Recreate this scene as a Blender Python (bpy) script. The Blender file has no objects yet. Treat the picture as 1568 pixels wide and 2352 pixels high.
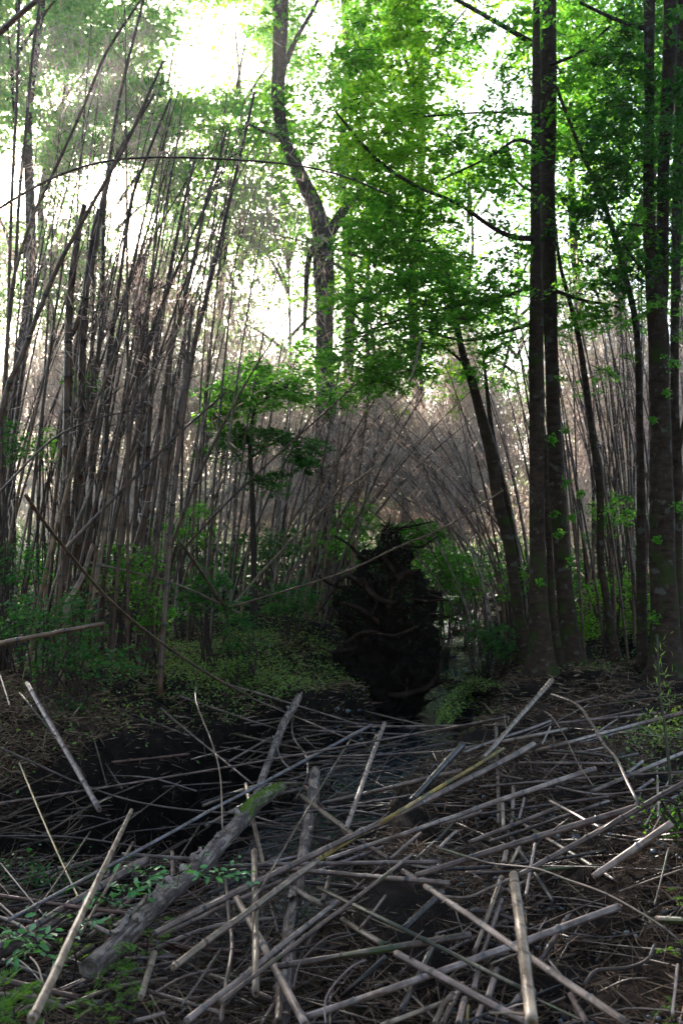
import bpy, math, random
import numpy as np
from mathutils import Vector, noise as mnoise
random.seed(7)
rng = np.random.default_rng(7)
C = bpy.context.scene
COL = C.collection
PI = math.pi

# ------------------------------------------------------------------ camera, sky, sun, exposure
F = 2288.0                      # focal length in units of a 1568 x 2352 picture
CAM = Vector((0, 0, 1.5))
PITCH = math.atan(114 / F)
cd = bpy.data.cameras.new('camera'); cam = bpy.data.objects.new('camera', cd); COL.objects.link(cam)
cam.location = CAM; cam.rotation_euler = (PI/2 + PITCH, 0, 0)
cd.sensor_fit = 'VERTICAL'; cd.sensor_height = 36; cd.lens = 36 * F / 2352
cd.clip_end = 1500; cd.clip_start = .05
cd.dof.use_dof = True; cd.dof.focus_distance = 6.5; cd.dof.aperture_fstop = 4.0
C.camera = cam
SUN_AZ = -17.0; SUN_EL = 24.0
w = bpy.data.worlds.new('World'); C.world = w; w.use_nodes = True
nt = w.node_tree; nt.nodes.clear()
sky = nt.nodes.new('ShaderNodeTexSky'); sky.sky_type = 'NISHITA'; sky.sun_disc = False
sky.sun_elevation = math.radians(SUN_EL); sky.sun_rotation = math.radians(SUN_AZ)
sky.air_density = 1.0; sky.dust_density = 1.6; sky.ozone_density = 1.0
bg = nt.nodes.new('ShaderNodeBackground'); bg.inputs[1].default_value = 0.15
ow = nt.nodes.new('ShaderNodeOutputWorld')
nt.links.new(sky.outputs[0], bg.inputs[0]); nt.links.new(bg.outputs[0], ow.inputs[0])
sl = bpy.data.lights.new('sun', 'SUN'); sl.energy = 5.0; sl.angle = math.radians(.53); sl.color = (1, .93, .82)
sun = bpy.data.objects.new('sun', sl); COL.objects.link(sun)
sd = Vector((math.sin(math.radians(SUN_AZ)) * math.cos(math.radians(SUN_EL)), math.cos(math.radians(SUN_AZ)) * math.cos(math.radians(SUN_EL)), math.sin(math.radians(SUN_EL))))
sun.rotation_euler = sd.to_track_quat('Z', 'Y').to_euler()
C.view_settings.view_transform = 'Standard'; C.view_settings.look = 'None'
C.view_settings.exposure = 1.8; C.view_settings.gamma = 1; C.view_settings.use_curve_mapping = False
C.render.engine = 'CYCLES'
cy = C.cycles
cy.max_bounces = 7; cy.diffuse_bounces = 4; cy.glossy_bounces = 2; cy.transmission_bounces = 4
cy.volume_bounces = 0; cy.transparent_max_bounces = 8; cy.use_denoising = True
cy.sample_clamp_indirect = 6
cy.use_adaptive_sampling = True; cy.adaptive_threshold = 0.02

# ------------------------------------------------------------------ picture rays and the lie of the land
cp, sp = math.cos(PITCH), math.sin(PITCH)
def ray(u, v):
    x = (u - 784) / F; z = -(v - 1176) / F
    return Vector((x, cp - z * sp, sp + z * cp))
def at(u, v, Y):
    d = ray(u, v); return CAM + d * (Y / d.y)
def proj(p):
    d = Vector(p) - CAM
    yy = d.y * cp + d.z * sp; zz = -d.y * sp + d.z * cp
    return 784 + F * d.x / yy, 1176 - F * zz / yy
def projn(P):
    d = P - np.array(CAM)
    yy = np.maximum(d[:, 1] * cp + d[:, 2] * sp, .1); zz = -d[:, 1] * sp + d[:, 2] * cp
    return 784 + F * d[:, 0] / yy, 1176 - F * zz / yy
def sm(a, b, x):
    t = np.clip((x - a) / (b - a), 0, 1); return t * t * (3 - 2 * t)
CY = [-10, 0, 3, 4.5, 7, 9, 12, 16, 20, 25, 40, 200]
CX = [-1.0, -1.2, -1.3, -1.35, -1.05, -.30, 1.0, 1.75, 2.15, 2.4, 3.5, 6]
DY = [-10, 0, 8, 10, 12, 16, 24, 34, 60]
DD = [1.1, 1.1, 1.2, .85, .5, .42, .4, .2, 0]
BY = [-40, 0, 3, 12, 20, 40, 70, 140, 400]
BZ = [0, -.1, -.1, 0, .62, 2.0, 3.2, 8.0, 20]
def G(x, y):
    x = np.asarray(x, float); y = np.asarray(y, float)
    b = np.interp(y, BY, BZ)
    c = np.interp(y, CY, CX); d = np.interp(y, DY, DD)
    r = np.abs(x - c)
    hw = np.interp(y, [0, 9, 12, 30], [.75, .8, .42, .5])
    carve = d * (1 - sm(hw, hw + np.where(x < c, .38, .75), r))
    left = .34 * sm(.8, 2.4, c - x) * (1 - sm(14, 30, y))
    right = .22 * sm(1.5, 5, x - c) * (1 - sm(14, 30, y)) + .28 * sm(.9, 1.8, x) * (1 - sm(4.2, 6.0, y)) * 1
    far = .012 * np.maximum(np.abs(x) - 8, 0) ** 1.2
    n = .05 * np.sin(1.9 * x + .7 * y) + .04 * np.sin(2.9 * y - 1.3 * x + 1) + .02 * np.sin(6.1 * x + 2.2 * y)
    return b - carve + left + right + far + n
def S(x, y):                       # top of the tangle of fallen canes
    g = G(x, y)
    y = np.asarray(y, float)
    return np.where(y < 11, np.maximum(g + .04, -.22 + .012 * np.maximum(y - 8, 0)), g + .04)
TT = np.concatenate([np.arange(2.2, 12, .05), np.arange(12, 60, .2)])
def hit(u, v, off=0.0):
    d = ray(u, v); x, y, z = CAM.x + d.x*TT, CAM.y + d.y*TT, CAM.z + d.z*TT
    e = z - S(x, y) - off; k = int(np.argmax(e < 0))
    if e[k] >= 0: return CAM + d * 60
    if k == 0: return CAM + d * TT[0]
    t = TT[k-1] + (TT[k] - TT[k-1]) * e[k-1] / (e[k-1] - e[k])
    return CAM + d * float(t)

# ------------------------------------------------------------------ materials
def newmat(name):
    m = bpy.data.materials.new(name); m.use_nodes = True; n = m.node_tree; n.nodes.clear()
    o = n.nodes.new('ShaderNodeOutputMaterial'); return m, n, o
def node(n, t, **k):
    x = n.nodes.new(t)
    for a, b in k.items():
        if a in x.inputs: x.inputs[a].default_value = b
        else: setattr(x, a, b)
    return x
def ramp(n, fac, stops):
    r = n.nodes.new('ShaderNodeValToRGB'); e = r.color_ramp.elements
    while len(e) < len(stops): e.new(.5)
    for i, (p, c) in enumerate(stops):
        e[i].position = p; e[i].color = (*c, 1)
    n.links.new(fac, r.inputs[0]); return r.outputs[0]
def mixc(n, f, a, b, mode='MIX'):
    m = n.nodes.new('ShaderNodeMix'); m.data_type = 'RGBA'; m.blend_type = mode
    for s, v in ((m.inputs[0], f), (m.inputs[6], a), (m.inputs[7], b)):
        if isinstance(v, bpy.types.NodeSocket): n.links.new(v, s)
        else: s.default_value = v if isinstance(v, float) else (*v, 1)
    return m.outputs[2]
def leafmat(name, c1, c2, c3, trans=.55, tcol=None, rough=.5, spec=.3):
    m, n, o = newmat(name)
    g = node(n, 'ShaderNodeNewGeometry')
    col = ramp(n, g.outputs['Random Per Island'], [(0, c1), (.5, c2), (1, c3)])
    pr = node(n, 'ShaderNodeBsdfPrincipled', Roughness=rough); pr.inputs['Specular IOR Level'].default_value = spec
    n.links.new(col, pr.inputs['Base Color'])
    tr = node(n, 'ShaderNodeBsdfTranslucent')
    tc = mixc(n, 1.0, col, tcol or (2.2, 2.0, .7), 'MULTIPLY')
    n.links.new(tc, tr.inputs[0])
    mx = n.nodes.new('ShaderNodeMixShader'); mx.inputs[0].default_value = trans
    n.links.new(pr.outputs[0], mx.inputs[1]); n.links.new(tr.outputs[0], mx.inputs[2])
    n.links.new(mx.outputs[0], o.inputs[0]); return m
def canemat(name, c1, c2, node_c, moss=0.0, rough=.45):
    m, n, o = newmat(name)
    uv = node(n, 'ShaderNodeUVMap'); uv.uv_map = 'UVMap'
    oi = node(n, 'ShaderNodeObjectInfo')
    sep = node(n, 'ShaderNodeSeparateXYZ'); n.links.new(uv.outputs[0], sep.inputs[0])
    # joints every 1.0 of the length coordinate
    fr = node(n, 'ShaderNodeMath', operation='FRACT'); n.links.new(sep.outputs[1], fr.inputs[0])
    band = ramp(n, fr.outputs[0], [(0, (1, 1, 1)), (.05, (0, 0, 0)), (.93, (0, 0, 0)), (.985, (1, 1, 1))])
    tc = node(n, 'ShaderNodeTexCoord')
    nz = node(n, 'ShaderNodeTexNoise', Scale=7.0, Detail=6.0, Roughness=.7); n.links.new(tc.outputs['Object'], nz.inputs[0])
    mp = node(n, 'ShaderNodeMapping'); mp.inputs[3].default_value = (30, 1.6, 1); n.links.new(uv.outputs[0], mp.inputs[0])
    nz2 = node(n, 'ShaderNodeTexNoise', Scale=1.0, Detail=5.0, Roughness=.65); n.links.new(mp.outputs[0], nz2.inputs[0])
    base = ramp(n, nz2.outputs[0], [(.32, c1), (.62, c2)])
    dirt = ramp(n, nz.outputs[0], [(.38, (1, 1, 1)), (.58, (.26, .20, .17))])
    col = mixc(n, .85, base, dirt, 'MULTIPLY')
    var = ramp(n, oi.outputs['Random'], [(0, (.50, .42, .40)), (.35, (.9, .80, .74)), (.7, (1, .93, .90)), (1, (.92, .88, .97))])
    col = mixc(n, 1.0, col, var, 'MULTIPLY')
    col = mixc(n, band, col, node_c)
    if moss:
        ms = node(n, 'ShaderNodeTexNoise', Scale=3.5, Detail=5.0); n.links.new(tc.outputs['Object'], ms.inputs[0])
        mk = ramp(n, ms.outputs[0], [(.62 - moss * .3, (0, 0, 0)), (.72 - moss * .3, (1, 1, 1))])
        col = mixc(n, mk, col, (.045, .06, .012))
    pr = node(n, 'ShaderNodeBsdfPrincipled', Roughness=rough)
    n.links.new(col, pr.inputs['Base Color'])
    bp = node(n, 'ShaderNodeBump', Strength=.5, Distance=.004); n.links.new(nz.outputs[0], bp.inputs['Height'])
    n.links.new(bp.outputs[0], pr.inputs['Normal'])
    n.links.new(pr.outputs[0], o.inputs[0]); return m
def barkmat(name, c1, c2, lichen=.3, moss=.0, scale=1.0, moss_h=1.2, lc=(.13, .115, .10)):
    m, n, o = newmat(name)
    tc = node(n, 'ShaderNodeTexCoord')
    mp = node(n, 'ShaderNodeMapping'); mp.inputs[3].default_value = (7 * scale, 7 * scale, 16 * scale); n.links.new(tc.outputs['Object'], mp.inputs[0])
    nz = node(n, 'ShaderNodeTexNoise', Scale=1.0, Detail=8.0, Roughness=.7); n.links.new(mp.outputs[0], nz.inputs[0])
    col = ramp(n, nz.outputs[0], [(.3, c1), (.7, c2)])
    vz = node(n, 'ShaderNodeTexNoise', Scale=9.0 * scale, Detail=3.0); n.links.new(tc.outputs['Object'], vz.inputs[0])
    lk = ramp(n, vz.outputs[0], [(.66 - lichen * .2, (0, 0, 0)), (.72 - lichen * .2, (1, 1, 1))])
    col = mixc(n, lk, col, lc)
    if moss:
        ms = node(n, 'ShaderNodeTexNoise', Scale=4.0, Detail=6.0); n.links.new(tc.outputs['Object'], ms.inputs[0])
        sz = node(n, 'ShaderNodeSeparateXYZ'); n.links.new(tc.outputs['Object'], sz.inputs[0])
        mr = node(n, 'ShaderNodeMapRange'); n.links.new(sz.outputs[2], mr.inputs[0])
        mr.inputs[1].default_value = 0; mr.inputs[2].default_value = moss_h; mr.inputs[3].default_value = .25 * moss; mr.inputs[4].default_value = 0
        ad = node(n, 'ShaderNodeMath', operation='ADD'); n.links.new(ms.outputs[0], ad.inputs[0]); n.links.new(mr.outputs[0], ad.inputs[1])
        mk = ramp(n, ad.outputs[0], [(.58, (0, 0, 0)), (.7, (1, 1, 1))])
        col = mixc(n, mk, col, (.03, .042, .009))
    pr = node(n, 'ShaderNodeBsdfPrincipled', Roughness=.85); pr.inputs['Specular IOR Level'].default_value = .12
    n.links.new(col, pr.inputs['Base Color'])
    bp = node(n, 'ShaderNodeBump', Strength=1.0, Distance=.02); n.links.new(nz.outputs[0], bp.inputs['Height'])
    n.links.new(bp.outputs[0], pr.inputs['Normal']); n.links.new(pr.outputs[0], o.inputs[0]); return m
def logmat():
    m, n, o = newmat('log_bark'); uv = node(n, 'ShaderNodeUVMap'); uv.uv_map = 'UVMap'; tc = node(n, 'ShaderNodeTexCoord')
    mp = node(n, 'ShaderNodeMapping'); mp.inputs[3].default_value = (9, 1.2, 1); n.links.new(uv.outputs[0], mp.inputs[0])
    a = node(n, 'ShaderNodeTexNoise', Scale=1.0, Detail=8.0, Roughness=.75, Distortion=.6); n.links.new(mp.outputs[0], a.inputs[0])
    b = node(n, 'ShaderNodeTexNoise', Scale=22.0, Detail=6.0, Roughness=.7); n.links.new(tc.outputs['Object'], b.inputs[0])
    c = node(n, 'ShaderNodeTexNoise', Scale=3.2, Detail=5.0, Roughness=.6); n.links.new(tc.outputs['Object'], c.inputs[0])
    col = ramp(n, b.outputs[0], [(.3, (.05, .032, .027)), (.7, (.20, .14, .125))])
    pk = ramp(n, a.outputs[0], [(.47, (0, 0, 0)), (.55, (1, 1, 1))]); pale = ramp(n, b.outputs[0], [(.3, (.26, .18, .13)), (.7, (.60, .46, .38))])
    ck = ramp(n, c.outputs[0], [(.40, (.15, .15, .15)), (.52, (1, 1, 1))]); mk = mixc(n, 1.0, pk, ck, 'MULTIPLY')
    col = mixc(n, mk, col, pale)
    pr = node(n, 'ShaderNodeBsdfPrincipled', Roughness=.8); pr.inputs['Specular IOR Level'].default_value = .2; n.links.new(col, pr.inputs['Base Color'])
    ad = node(n, 'ShaderNodeMath', operation='ADD'); n.links.new(a.outputs[0], ad.inputs[0]); n.links.new(b.outputs[0], ad.inputs[1])
    bp = node(n, 'ShaderNodeBump', Strength=1.0, Distance=.02); n.links.new(ad.outputs[0], bp.inputs['Height']); n.links.new(bp.outputs[0], pr.inputs['Normal']); n.links.new(pr.outputs[0], o.inputs[0]); return m
def simplemat(name, c1, c2, scale=5, rough=.8, bump=.0, dist=.02):
    m, n, o = newmat(name)
    tc = node(n, 'ShaderNodeTexCoord')
    nz = node(n, 'ShaderNodeTexNoise', Scale=float(scale), Detail=8.0, Roughness=.7); n.links.new(tc.outputs['Object'], nz.inputs[0])
    col = ramp(n, nz.outputs[0], [(.35, c1), (.65, c2)])
    pr = node(n, 'ShaderNodeBsdfPrincipled', Roughness=rough); pr.inputs['Specular IOR Level'].default_value = .08; n.links.new(col, pr.inputs['Base Color'])
    if bump:
        bp = node(n, 'ShaderNodeBump', Strength=bump, Distance=dist); n.links.new(nz.outputs[0], bp.inputs['Height']); n.links.new(bp.outputs[0], pr.inputs['Normal'])
    n.links.new(pr.outputs[0], o.inputs[0]); return m

M = {}
M['grey'] = canemat('cane_grey', (.13, .078, .060), (.44, .31, .26), (.05, .04, .04))
M['pale'] = canemat('cane_pale', (.25, .165, .13), (.62, .47, .40), (.14, .11, .10))
M['blue'] = canemat('cane_slate', (.13, .115, .125), (.31, .275, .28), (.06, .05, .06))
M['tan'] = canemat('cane_tan', (.28, .19, .12), (.50, .38, .27), (.10, .05, .03))
M['brown'] = canemat('cane_brown', (.12, .07, .05), (.24, .16, .12), (.04, .02, .015), moss=.2)
M['brown2'] = canemat('cane_debris', (.08, .048, .036), (.34, .235, .185), (.03, .02, .015))
M['red'] = canemat('cane_red', (.16, .06, .045), (.33, .17, .13), (.05, .02, .02))
M['dark'] = canemat('cane_dark', (.03, .022, .02), (.075, .055, .05), (.015, .01, .01))
M['yellow'] = canemat('cane_yellow', (.34, .20, .02), (.50, .34, .05), (.10, .09, .02), moss=.3)
M['green'] = canemat('cane_green', (.05, .055, .02), (.12, .11, .05), (.03, .03, .01))
M['culm'] = canemat('culm_brown', (.05, .022, .013), (.18, .095, .055), (.014, .008, .006))
M['culm_tan'] = canemat('culm_tan', (.15, .085, .045), (.30, .19, .11), (.04, .022, .015))
M['culm_grey'] = canemat('culm_grey', (.18, .135, .11), (.44, .35, .30), (.05, .04, .04))
M['log'] = logmat()
M['bark'] = barkmat('bark_rusty', (.010, .0065, .005), (.075, .045, .032), lichen=.28, lc=(.085, .078, .068), moss=.35, moss_h=3.0)
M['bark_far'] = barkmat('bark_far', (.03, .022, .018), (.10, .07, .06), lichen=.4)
M['twig'] = simplemat('twig_bark', (.03, .02, .018), (.07, .05, .042), 20)
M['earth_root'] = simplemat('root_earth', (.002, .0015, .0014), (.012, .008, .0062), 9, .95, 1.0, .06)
M['root'] = simplemat('root_bark', (.010, .006, .0045), (.036, .020, .015), 14, .9, .6)
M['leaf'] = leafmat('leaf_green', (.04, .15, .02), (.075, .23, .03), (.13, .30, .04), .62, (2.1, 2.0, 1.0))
M['leaf_lit'] = leafmat('leaf_sunlit_tint', (.08, .22, .02), (.15, .32, .03), (.22, .38, .05), .62, (2.1, 2.0, .9))  # sunlit look put into the colour: brighter, yellower copy of the green leaf
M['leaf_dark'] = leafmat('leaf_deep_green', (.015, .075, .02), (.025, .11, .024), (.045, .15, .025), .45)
M['leaf_pale'] = leafmat('leaf_haze_tint', (.08, .19, .07), (.14, .27, .10), (.24, .36, .13), .65, (1.8, 1.75, 1.25))  # haze and glare put into the leaf colour as a paler green
M['leaf_gloss'] = leafmat('leaf_glossy', (.05, .19, .055), (.08, .27, .08), (.13, .33, .11), .3, rough=.28, spec=.6)
M['fern'] = leafmat('leaf_feathery', (.06, .14, .02), (.09, .19, .03), (.12, .23, .04), .4)
M['dry'] = leafmat('dry_bamboo_leaf', (.20, .15, .14), (.32, .25, .23), (.42, .35, .32), .5, (1.25, 1.1, 1.0))
M['dry2'] = leafmat('dry_brush', (.34, .28, .25), (.58, .50, .45), (.78, .69, .62), .62, (1.15, 1.06, 1.05))
M['litter'] = leafmat('litter_straw', (.024, .012, .008), (.10, .058, .038), (.34, .22, .15), .1, (1, 1, 1), .7, .1)
M['moss'] = leafmat('moss_green', (.08, .14, .035), (.13, .22, .05), (.22, .32, .08), .35)
M['stone'] = leafmat('creek_stone', (.03, .033, .038), (.09, .10, .115), (.20, .225, .26), .0, rough=.35, spec=.5)
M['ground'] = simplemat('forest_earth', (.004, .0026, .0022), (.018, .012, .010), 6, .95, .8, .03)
m, n, o = newmat('water')
pr = node(n, 'ShaderNodeBsdfPrincipled', Roughness=.12); pr.inputs['Base Color'].default_value = (.02, .025, .03, 1); pr.inputs['Specular IOR Level'].default_value = .7
tc = node(n, 'ShaderNodeTexCoord'); nz = node(n, 'ShaderNodeTexNoise', Scale=14.0, Detail=3.0); n.links.new(tc.outputs['Object'], nz.inputs[0])
bp = node(n, 'ShaderNodeBump', Strength=.6, Distance=.03); n.links.new(nz.outputs[0], bp.inputs['Height']); n.links.new(bp.outputs[0], pr.inputs['Normal'])
n.links.new(pr.outputs[0], o.inputs[0]); M['water'] = m

# ------------------------------------------------------------------ mesh helpers
def link(name, me, parent=None, loc=None):
    o = bpy.data.objects.new(name, me); COL.objects.link(o)
    if parent: o.parent = parent
    if loc is not None: o.location = loc
    return o
def mesh_np(name, V, faces, mat, uv=None, smooth=False, k=4):
    me = bpy.data.meshes.new(name); nf = len(faces)
    me.vertices.add(len(V)); me.vertices.foreach_set('co', np.asarray(V, np.float32).ravel())
    me.loops.add(nf * k); me.loops.foreach_set('vertex_index', np.asarray(faces, np.int32).ravel())
    me.polygons.add(nf); me.polygons.foreach_set('loop_start', np.arange(0, nf * k, k, dtype=np.int32))
    me.polygons.foreach_set('loop_total', np.full(nf, k, np.int32))
    if smooth: me.polygons.foreach_set('use_smooth', np.ones(nf, bool))
    if uv is not None:
        l = me.uv_layers.new(name='UVMap'); l.data.foreach_set('uv', np.asarray(uv, np.float32)[np.asarray(faces).ravel()].ravel())
    me.update(calc_edges=True); me.materials.append(mat); return me
def smoothpath(P, sub=4):
    P = [np.array(p, float) for p in P]
    if len(P) < 3: sub = max(sub, 3)
    Q = [2 * P[0] - P[1]] + P + [2 * P[-1] - P[-2]]; out = []
    for i in range(1, len(Q) - 2):
        for j in range(sub):
            t = j / sub; a, b, c, d = Q[i-1], Q[i], Q[i+1], Q[i+2]
            out.append(.5 * (2*b + (c-a)*t + (2*a-5*b+4*c-d)*t*t + (3*b-a-3*c+d)*t**3))
    out.append(P[-1]); return np.array(out)
def tube(P, R, sides=7, joint=None, wob=0.0, lump=0.0, origin=None):
    """Returns V, faces, uv of a closed tube along P with radii R; joint = spacing of swollen joints in metres."""
    P = np.array(P, float); R = np.array(R, float)
    seg = np.linalg.norm(np.diff(P, axis=0), axis=1); L = np.concatenate([[0], np.cumsum(seg)])
    if joint:
        js = np.arange(joint * random.random(), L[-1], joint); j0 = js[0] if len(js) else 0
        t = [0, L[-1]] + list(np.linspace(0, L[-1], len(P)))
        R0 = R; bump = {}
        for s in js:
            for q, f in ((-.014, 1.0), (0, 1.28), (.010, .94), (.03, 1.0)):
                if 0 < s + q < L[-1]: t.append(s + q); bump[round(s + q, 5)] = f
        t = np.array(sorted(set(np.round(t, 5))))
        Pn = np.stack([np.interp(t, L, P[:, i]) for i in range(3)], 1); Rn = np.interp(t, L, R0)
        Rn *= np.array([bump.get(round(a, 5), 1.0) for a in t])
        P, R, L = Pn, Rn, t; ul = (L - j0) / joint
    else: ul = L / .3
    n = len(P)
    T = np.gradient(P, axis=0); T /= np.linalg.norm(T, axis=1)[:, None] + 1e-9
    up = np.array([0, 0, 1.]) if abs(T[0][2]) < .9 else np.array([0, 1., 0])
    A = np.cross(T, up); 
    A /= np.linalg.norm(A, axis=1)[:, None] + 1e-9; B = np.cross(T, A)
    an = np.linspace(0, 2*PI, sides + 1)
    ca, sa = np.cos(an), np.sin(an)
    rr = R[:, None] * np.ones(sides + 1)
    if lump:
        ph = rng.random(4) * 6
        for i in range(n):
            for j in range(sides + 1):
                rr[i, j] *= 1 + lump * (math.sin(2*an[j] + ph[0] + L[i]*1.7) * .5 + math.sin(3*an[j] + ph[1] - L[i]*2.9) * .4 + math.sin(L[i]*6 + ph[2] + an[j]) * .3)
    V = P[:, None, :] + rr[:, :, None] * (ca[None, :, None] * A[:, None, :] + sa[None, :, None] * B[:, None, :])
    uv = np.stack([np.broadcast_to(an / (2*PI), (n, sides+1)), np.broadcast_to(ul[:, None], (n, sides+1))], 2).reshape(-1, 2)
    V = V.reshape(-1, 3); s1 = sides + 1
    i, j = np.meshgrid(np.arange(n - 1), np.arange(sides), indexing='ij')
    a = (i * s1 + j).ravel(); f = np.stack([a, a + 1, a + s1 + 1, a + s1], 1)
    # end caps as a shallow cone of quads that fold to a point
    base = len(V); rim = []; dep = 2.2 if sides < 12 else .06
    for (c_, t_, r_, a_, b_) in ((P[0], -T[0], R[0], A[0], B[0]), (P[-1], T[-1], R[-1], A[-1], B[-1])):   # cut, slightly ragged, hollow ends
        jag = 1 + 0 * ca
        rim.append(c_ + t_*0 + .66*r_*(ca[:, None]*a_ + sa[:, None]*b_) + t_*r_*.12*np.sin(an*3 + 1)[:, None]); rim.append(c_ - t_*r_*dep + .55*r_*(ca[:, None]*a_ + sa[:, None]*b_))
    V = np.vstack([V] + rim + [(P[0] + T[0]*R[0]*dep)[None], (P[-1] - T[-1]*R[-1]*dep)[None]])
    uv = np.vstack([uv, np.tile([0, ul[0] + .5], (2*s1, 1)), np.tile([0, ul[-1] + .5], (2*s1, 1)), [[0, .5], [0, .5]]]); caps = []
    k = (n-1)*s1; e0, e1 = base + 4*s1, base + 4*s1 + 1
    for j in range(sides):
        caps += [(j, base + j, base + j + 1, j + 1), (base + j, base + s1 + j, base + s1 + j + 1, base + j + 1)]
        caps += [(k + j, k + j + 1, base + 2*s1 + j + 1, base + 2*s1 + j), (base + 2*s1 + j, base + 2*s1 + j + 1, base + 3*s1 + j + 1, base + 3*s1 + j)]
    for j in range(0, sides - 1, 2):
        caps += [(e0, base + s1 + j + 2, base + s1 + j + 1, base + s1 + j), (e1, base + 3*s1 + j, base + 3*s1 + j + 1, base + 3*s1 + j + 2)]
    return V, np.vstack([f, np.array(caps)]), uv
def tube_obj(name, P, R, mat, parent=None, sides=8, joint=None, lump=0.0, org=True, stubs=0):
    V, f, uv = tube(P, R, sides, joint, lump=lump)
    P_ = np.array(P); 
    for k in range(stubs):                        # broken side shoots that belong to the cane
        i = random.randrange(1, len(P_) - 1); r_ = float(R[i]); d = unit((P_[i+1] - P_[i-1])[None])[0]; e = unit(np.cross(d, rng.normal(0, 1, 3))[None])[0]; e = unit((e + d * random.uniform(.3, 1.2))[None])[0]
        l = random.uniform(2, 9) * r_; V2, f2, uv2 = tube(np.array([P_[i], P_[i] + e*(r_ + l*.4), P_[i] + e*(r_ + l) + d*l*.2]), [r_*.32, r_*.22, r_*.14], 4)
        f = np.vstack([f, f2 + len(V)]); V = np.vstack([V, V2]); uv = np.vstack([uv, uv2 + .4])
    loc = np.array(P[0]) if org and parent is None else np.zeros(3)
    me = mesh_np(name, V - loc, f, mat, uv, True)
    return link(name, me, parent, Vector(loc) if parent is None else None)
def quads(Cn, T, N, L, W, bend=None):
    """Rhombic leaf quads centred at Cn, long axis T, normal N."""
    B = np.cross(N, T); B /= np.linalg.norm(B, axis=1)[:, None] + 1e-9
    L = L[:, None]; W = W[:, None]
    V = np.stack([Cn - T*L*.5, Cn + B*W*.5 - T*L*.05, Cn + T*L*.5, Cn - B*W*.5 - T*L*.05], 1)
    if bend is not None: V[:, 2] += N * bend * L; V[:, 0] += N * bend * L
    return V.reshape(-1, 3), np.arange(len(Cn) * 4).reshape(-1, 4)
def unit(A): return A / (np.linalg.norm(A, axis=1)[:, None] + 1e-9)
def leaf_cloud(Cn, size, flat=.5, asp=.55):
    n = len(Cn)
    N = unit(np.stack([rng.normal(0, flat, n), rng.normal(0, flat, n), np.ones(n)], 1))
    T = unit(rng.normal(0, 1, (n, 3)) * np.array([1, 1, .5])); T = unit(T - N * (T * N).sum(1)[:, None])
    s = size * rng.uniform(.45, 1.55, n)
    return quads(Cn, T, N, s, s * asp)
def strands(Cn, D, L, W):
    """Thin straws along D."""
    n = len(Cn); N = unit(np.cross(D, rng.normal(0, 1, (n, 3))))
    return quads(Cn, D, N, L, W)
def sprays(centres, R, per, leaf, droop=.35, thick=.10):
    """Flat fans of leaves: every centre becomes a drooping fan."""
    n = len(centres); R = R * rng.uniform(.6, 1.3, n)
    out = []
    tilt = rng.normal(0, .22, (n, 2))
    k = per
    # leaves gathered along radial twiglets
    nb = 6; br = rng.uniform(0, 2*PI, (n, nb))
    idx = rng.integers(0, nb, (n, k))
    ang = np.take_along_axis(br, idx, 1) + rng.normal(0, .22, (n, k))
    r = np.sqrt(rng.random((n, k))) * R[:, None]
    x = np.cos(ang) * r; y = np.sin(ang) * r
    z = -droop * r**2 / R[:, None] + x * tilt[:, :1] + y * tilt[:, 1:] + rng.normal(0, thick, (n, k)) * R[:, None]
    P = centres[:, None, :] + np.stack([x, y, z], 2)
    tw = []
    for b in range(3):
        a = br[:, b]; e = np.stack([np.cos(a)*R*.8, np.sin(a)*R*.8, -droop*.5*R + np.cos(a)*R*.8*tilt[:, 0] + np.sin(a)*R*.8*tilt[:, 1]], 1)
        tw.append((centres, centres + e))
    return P.reshape(-1, 3), tw
def clump(P, f, thr):
    """drops leaves where a swelling 3D pattern is low, so crowns break into clumps and gaps"""
    x, y, z = P[:, 0]*f, P[:, 1]*f, P[:, 2]*f*1.5
    v = np.sin(x + 1.7*np.sin(z*.9 + y)) + np.sin(y*1.1 + 1.3*np.sin(x*1.2 - z)) + np.sin(z*1.3 + 1.6*np.sin(y*.8 + x*.7)) + .6*np.sin(2.3*x + 1.9*z) + .6*np.sin(2.1*y - 2.7*z)
    return v + rng.normal(0, .35, len(P)) > thr
def combine(parts):
    Vs, Fs, o = [], [], 0
    for V, Fa in parts:
        Vs.append(V); Fs.append(Fa + o); o += len(V)
    return np.vstack(Vs), np.vstack(Fs)
def tag(o, label=None, cat=None, group=None, kind=None):
    if label: o['label'] = label
    if cat: o['category'] = cat
    if group: o['group'] = group
    if kind: o['kind'] = kind
    return o
def empty(name, loc, label, cat, group=None):
    o = bpy.data.objects.new(name, None); COL.objects.link(o); o.location = loc; o.empty_display_size = .2
    return tag(o, label, cat, group)
def local(o, P): return np.array(P) - np.array(o.location)

# ------------------------------------------------------------------ ground, creek
def lines(segs):
    out = []
    for a, b, n in segs: out += list(np.linspace(a, b, n, endpoint=False))
    return np.array(out + [segs[-1][1]])
xs = lines([(-300, -40, 14), (-40, -8, 40), (-8, -4, 40), (-4, 5, 180), (5, 10, 50), (10, 40, 38), (40, 300, 14)])
ys = lines([(-30, 2, 20), (2, 12, 190), (12, 22, 110), (22, 60, 70), (60, 400, 30)])
X, Y = np.meshgrid(xs, ys, indexing='xy')
Z = G(X, Y)
for i in range(Z.shape[0]):
    if 1.5 < ys[i] < 26:
        for j in range(Z.shape[1]):
            if -9 < xs[j] < 10:
                Z[i, j] += .09 * mnoise.fractal((xs[j]*1.6, ys[i]*1.6, 3.1), .8, 2.2, 4)
V = np.stack([X, Y, Z], 2).reshape(-1, 3)
nx = len(xs); i, j = np.meshgrid(np.arange(len(ys)-1), np.arange(nx-1), indexing='ij'); a = (i*nx + j).ravel()
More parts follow.
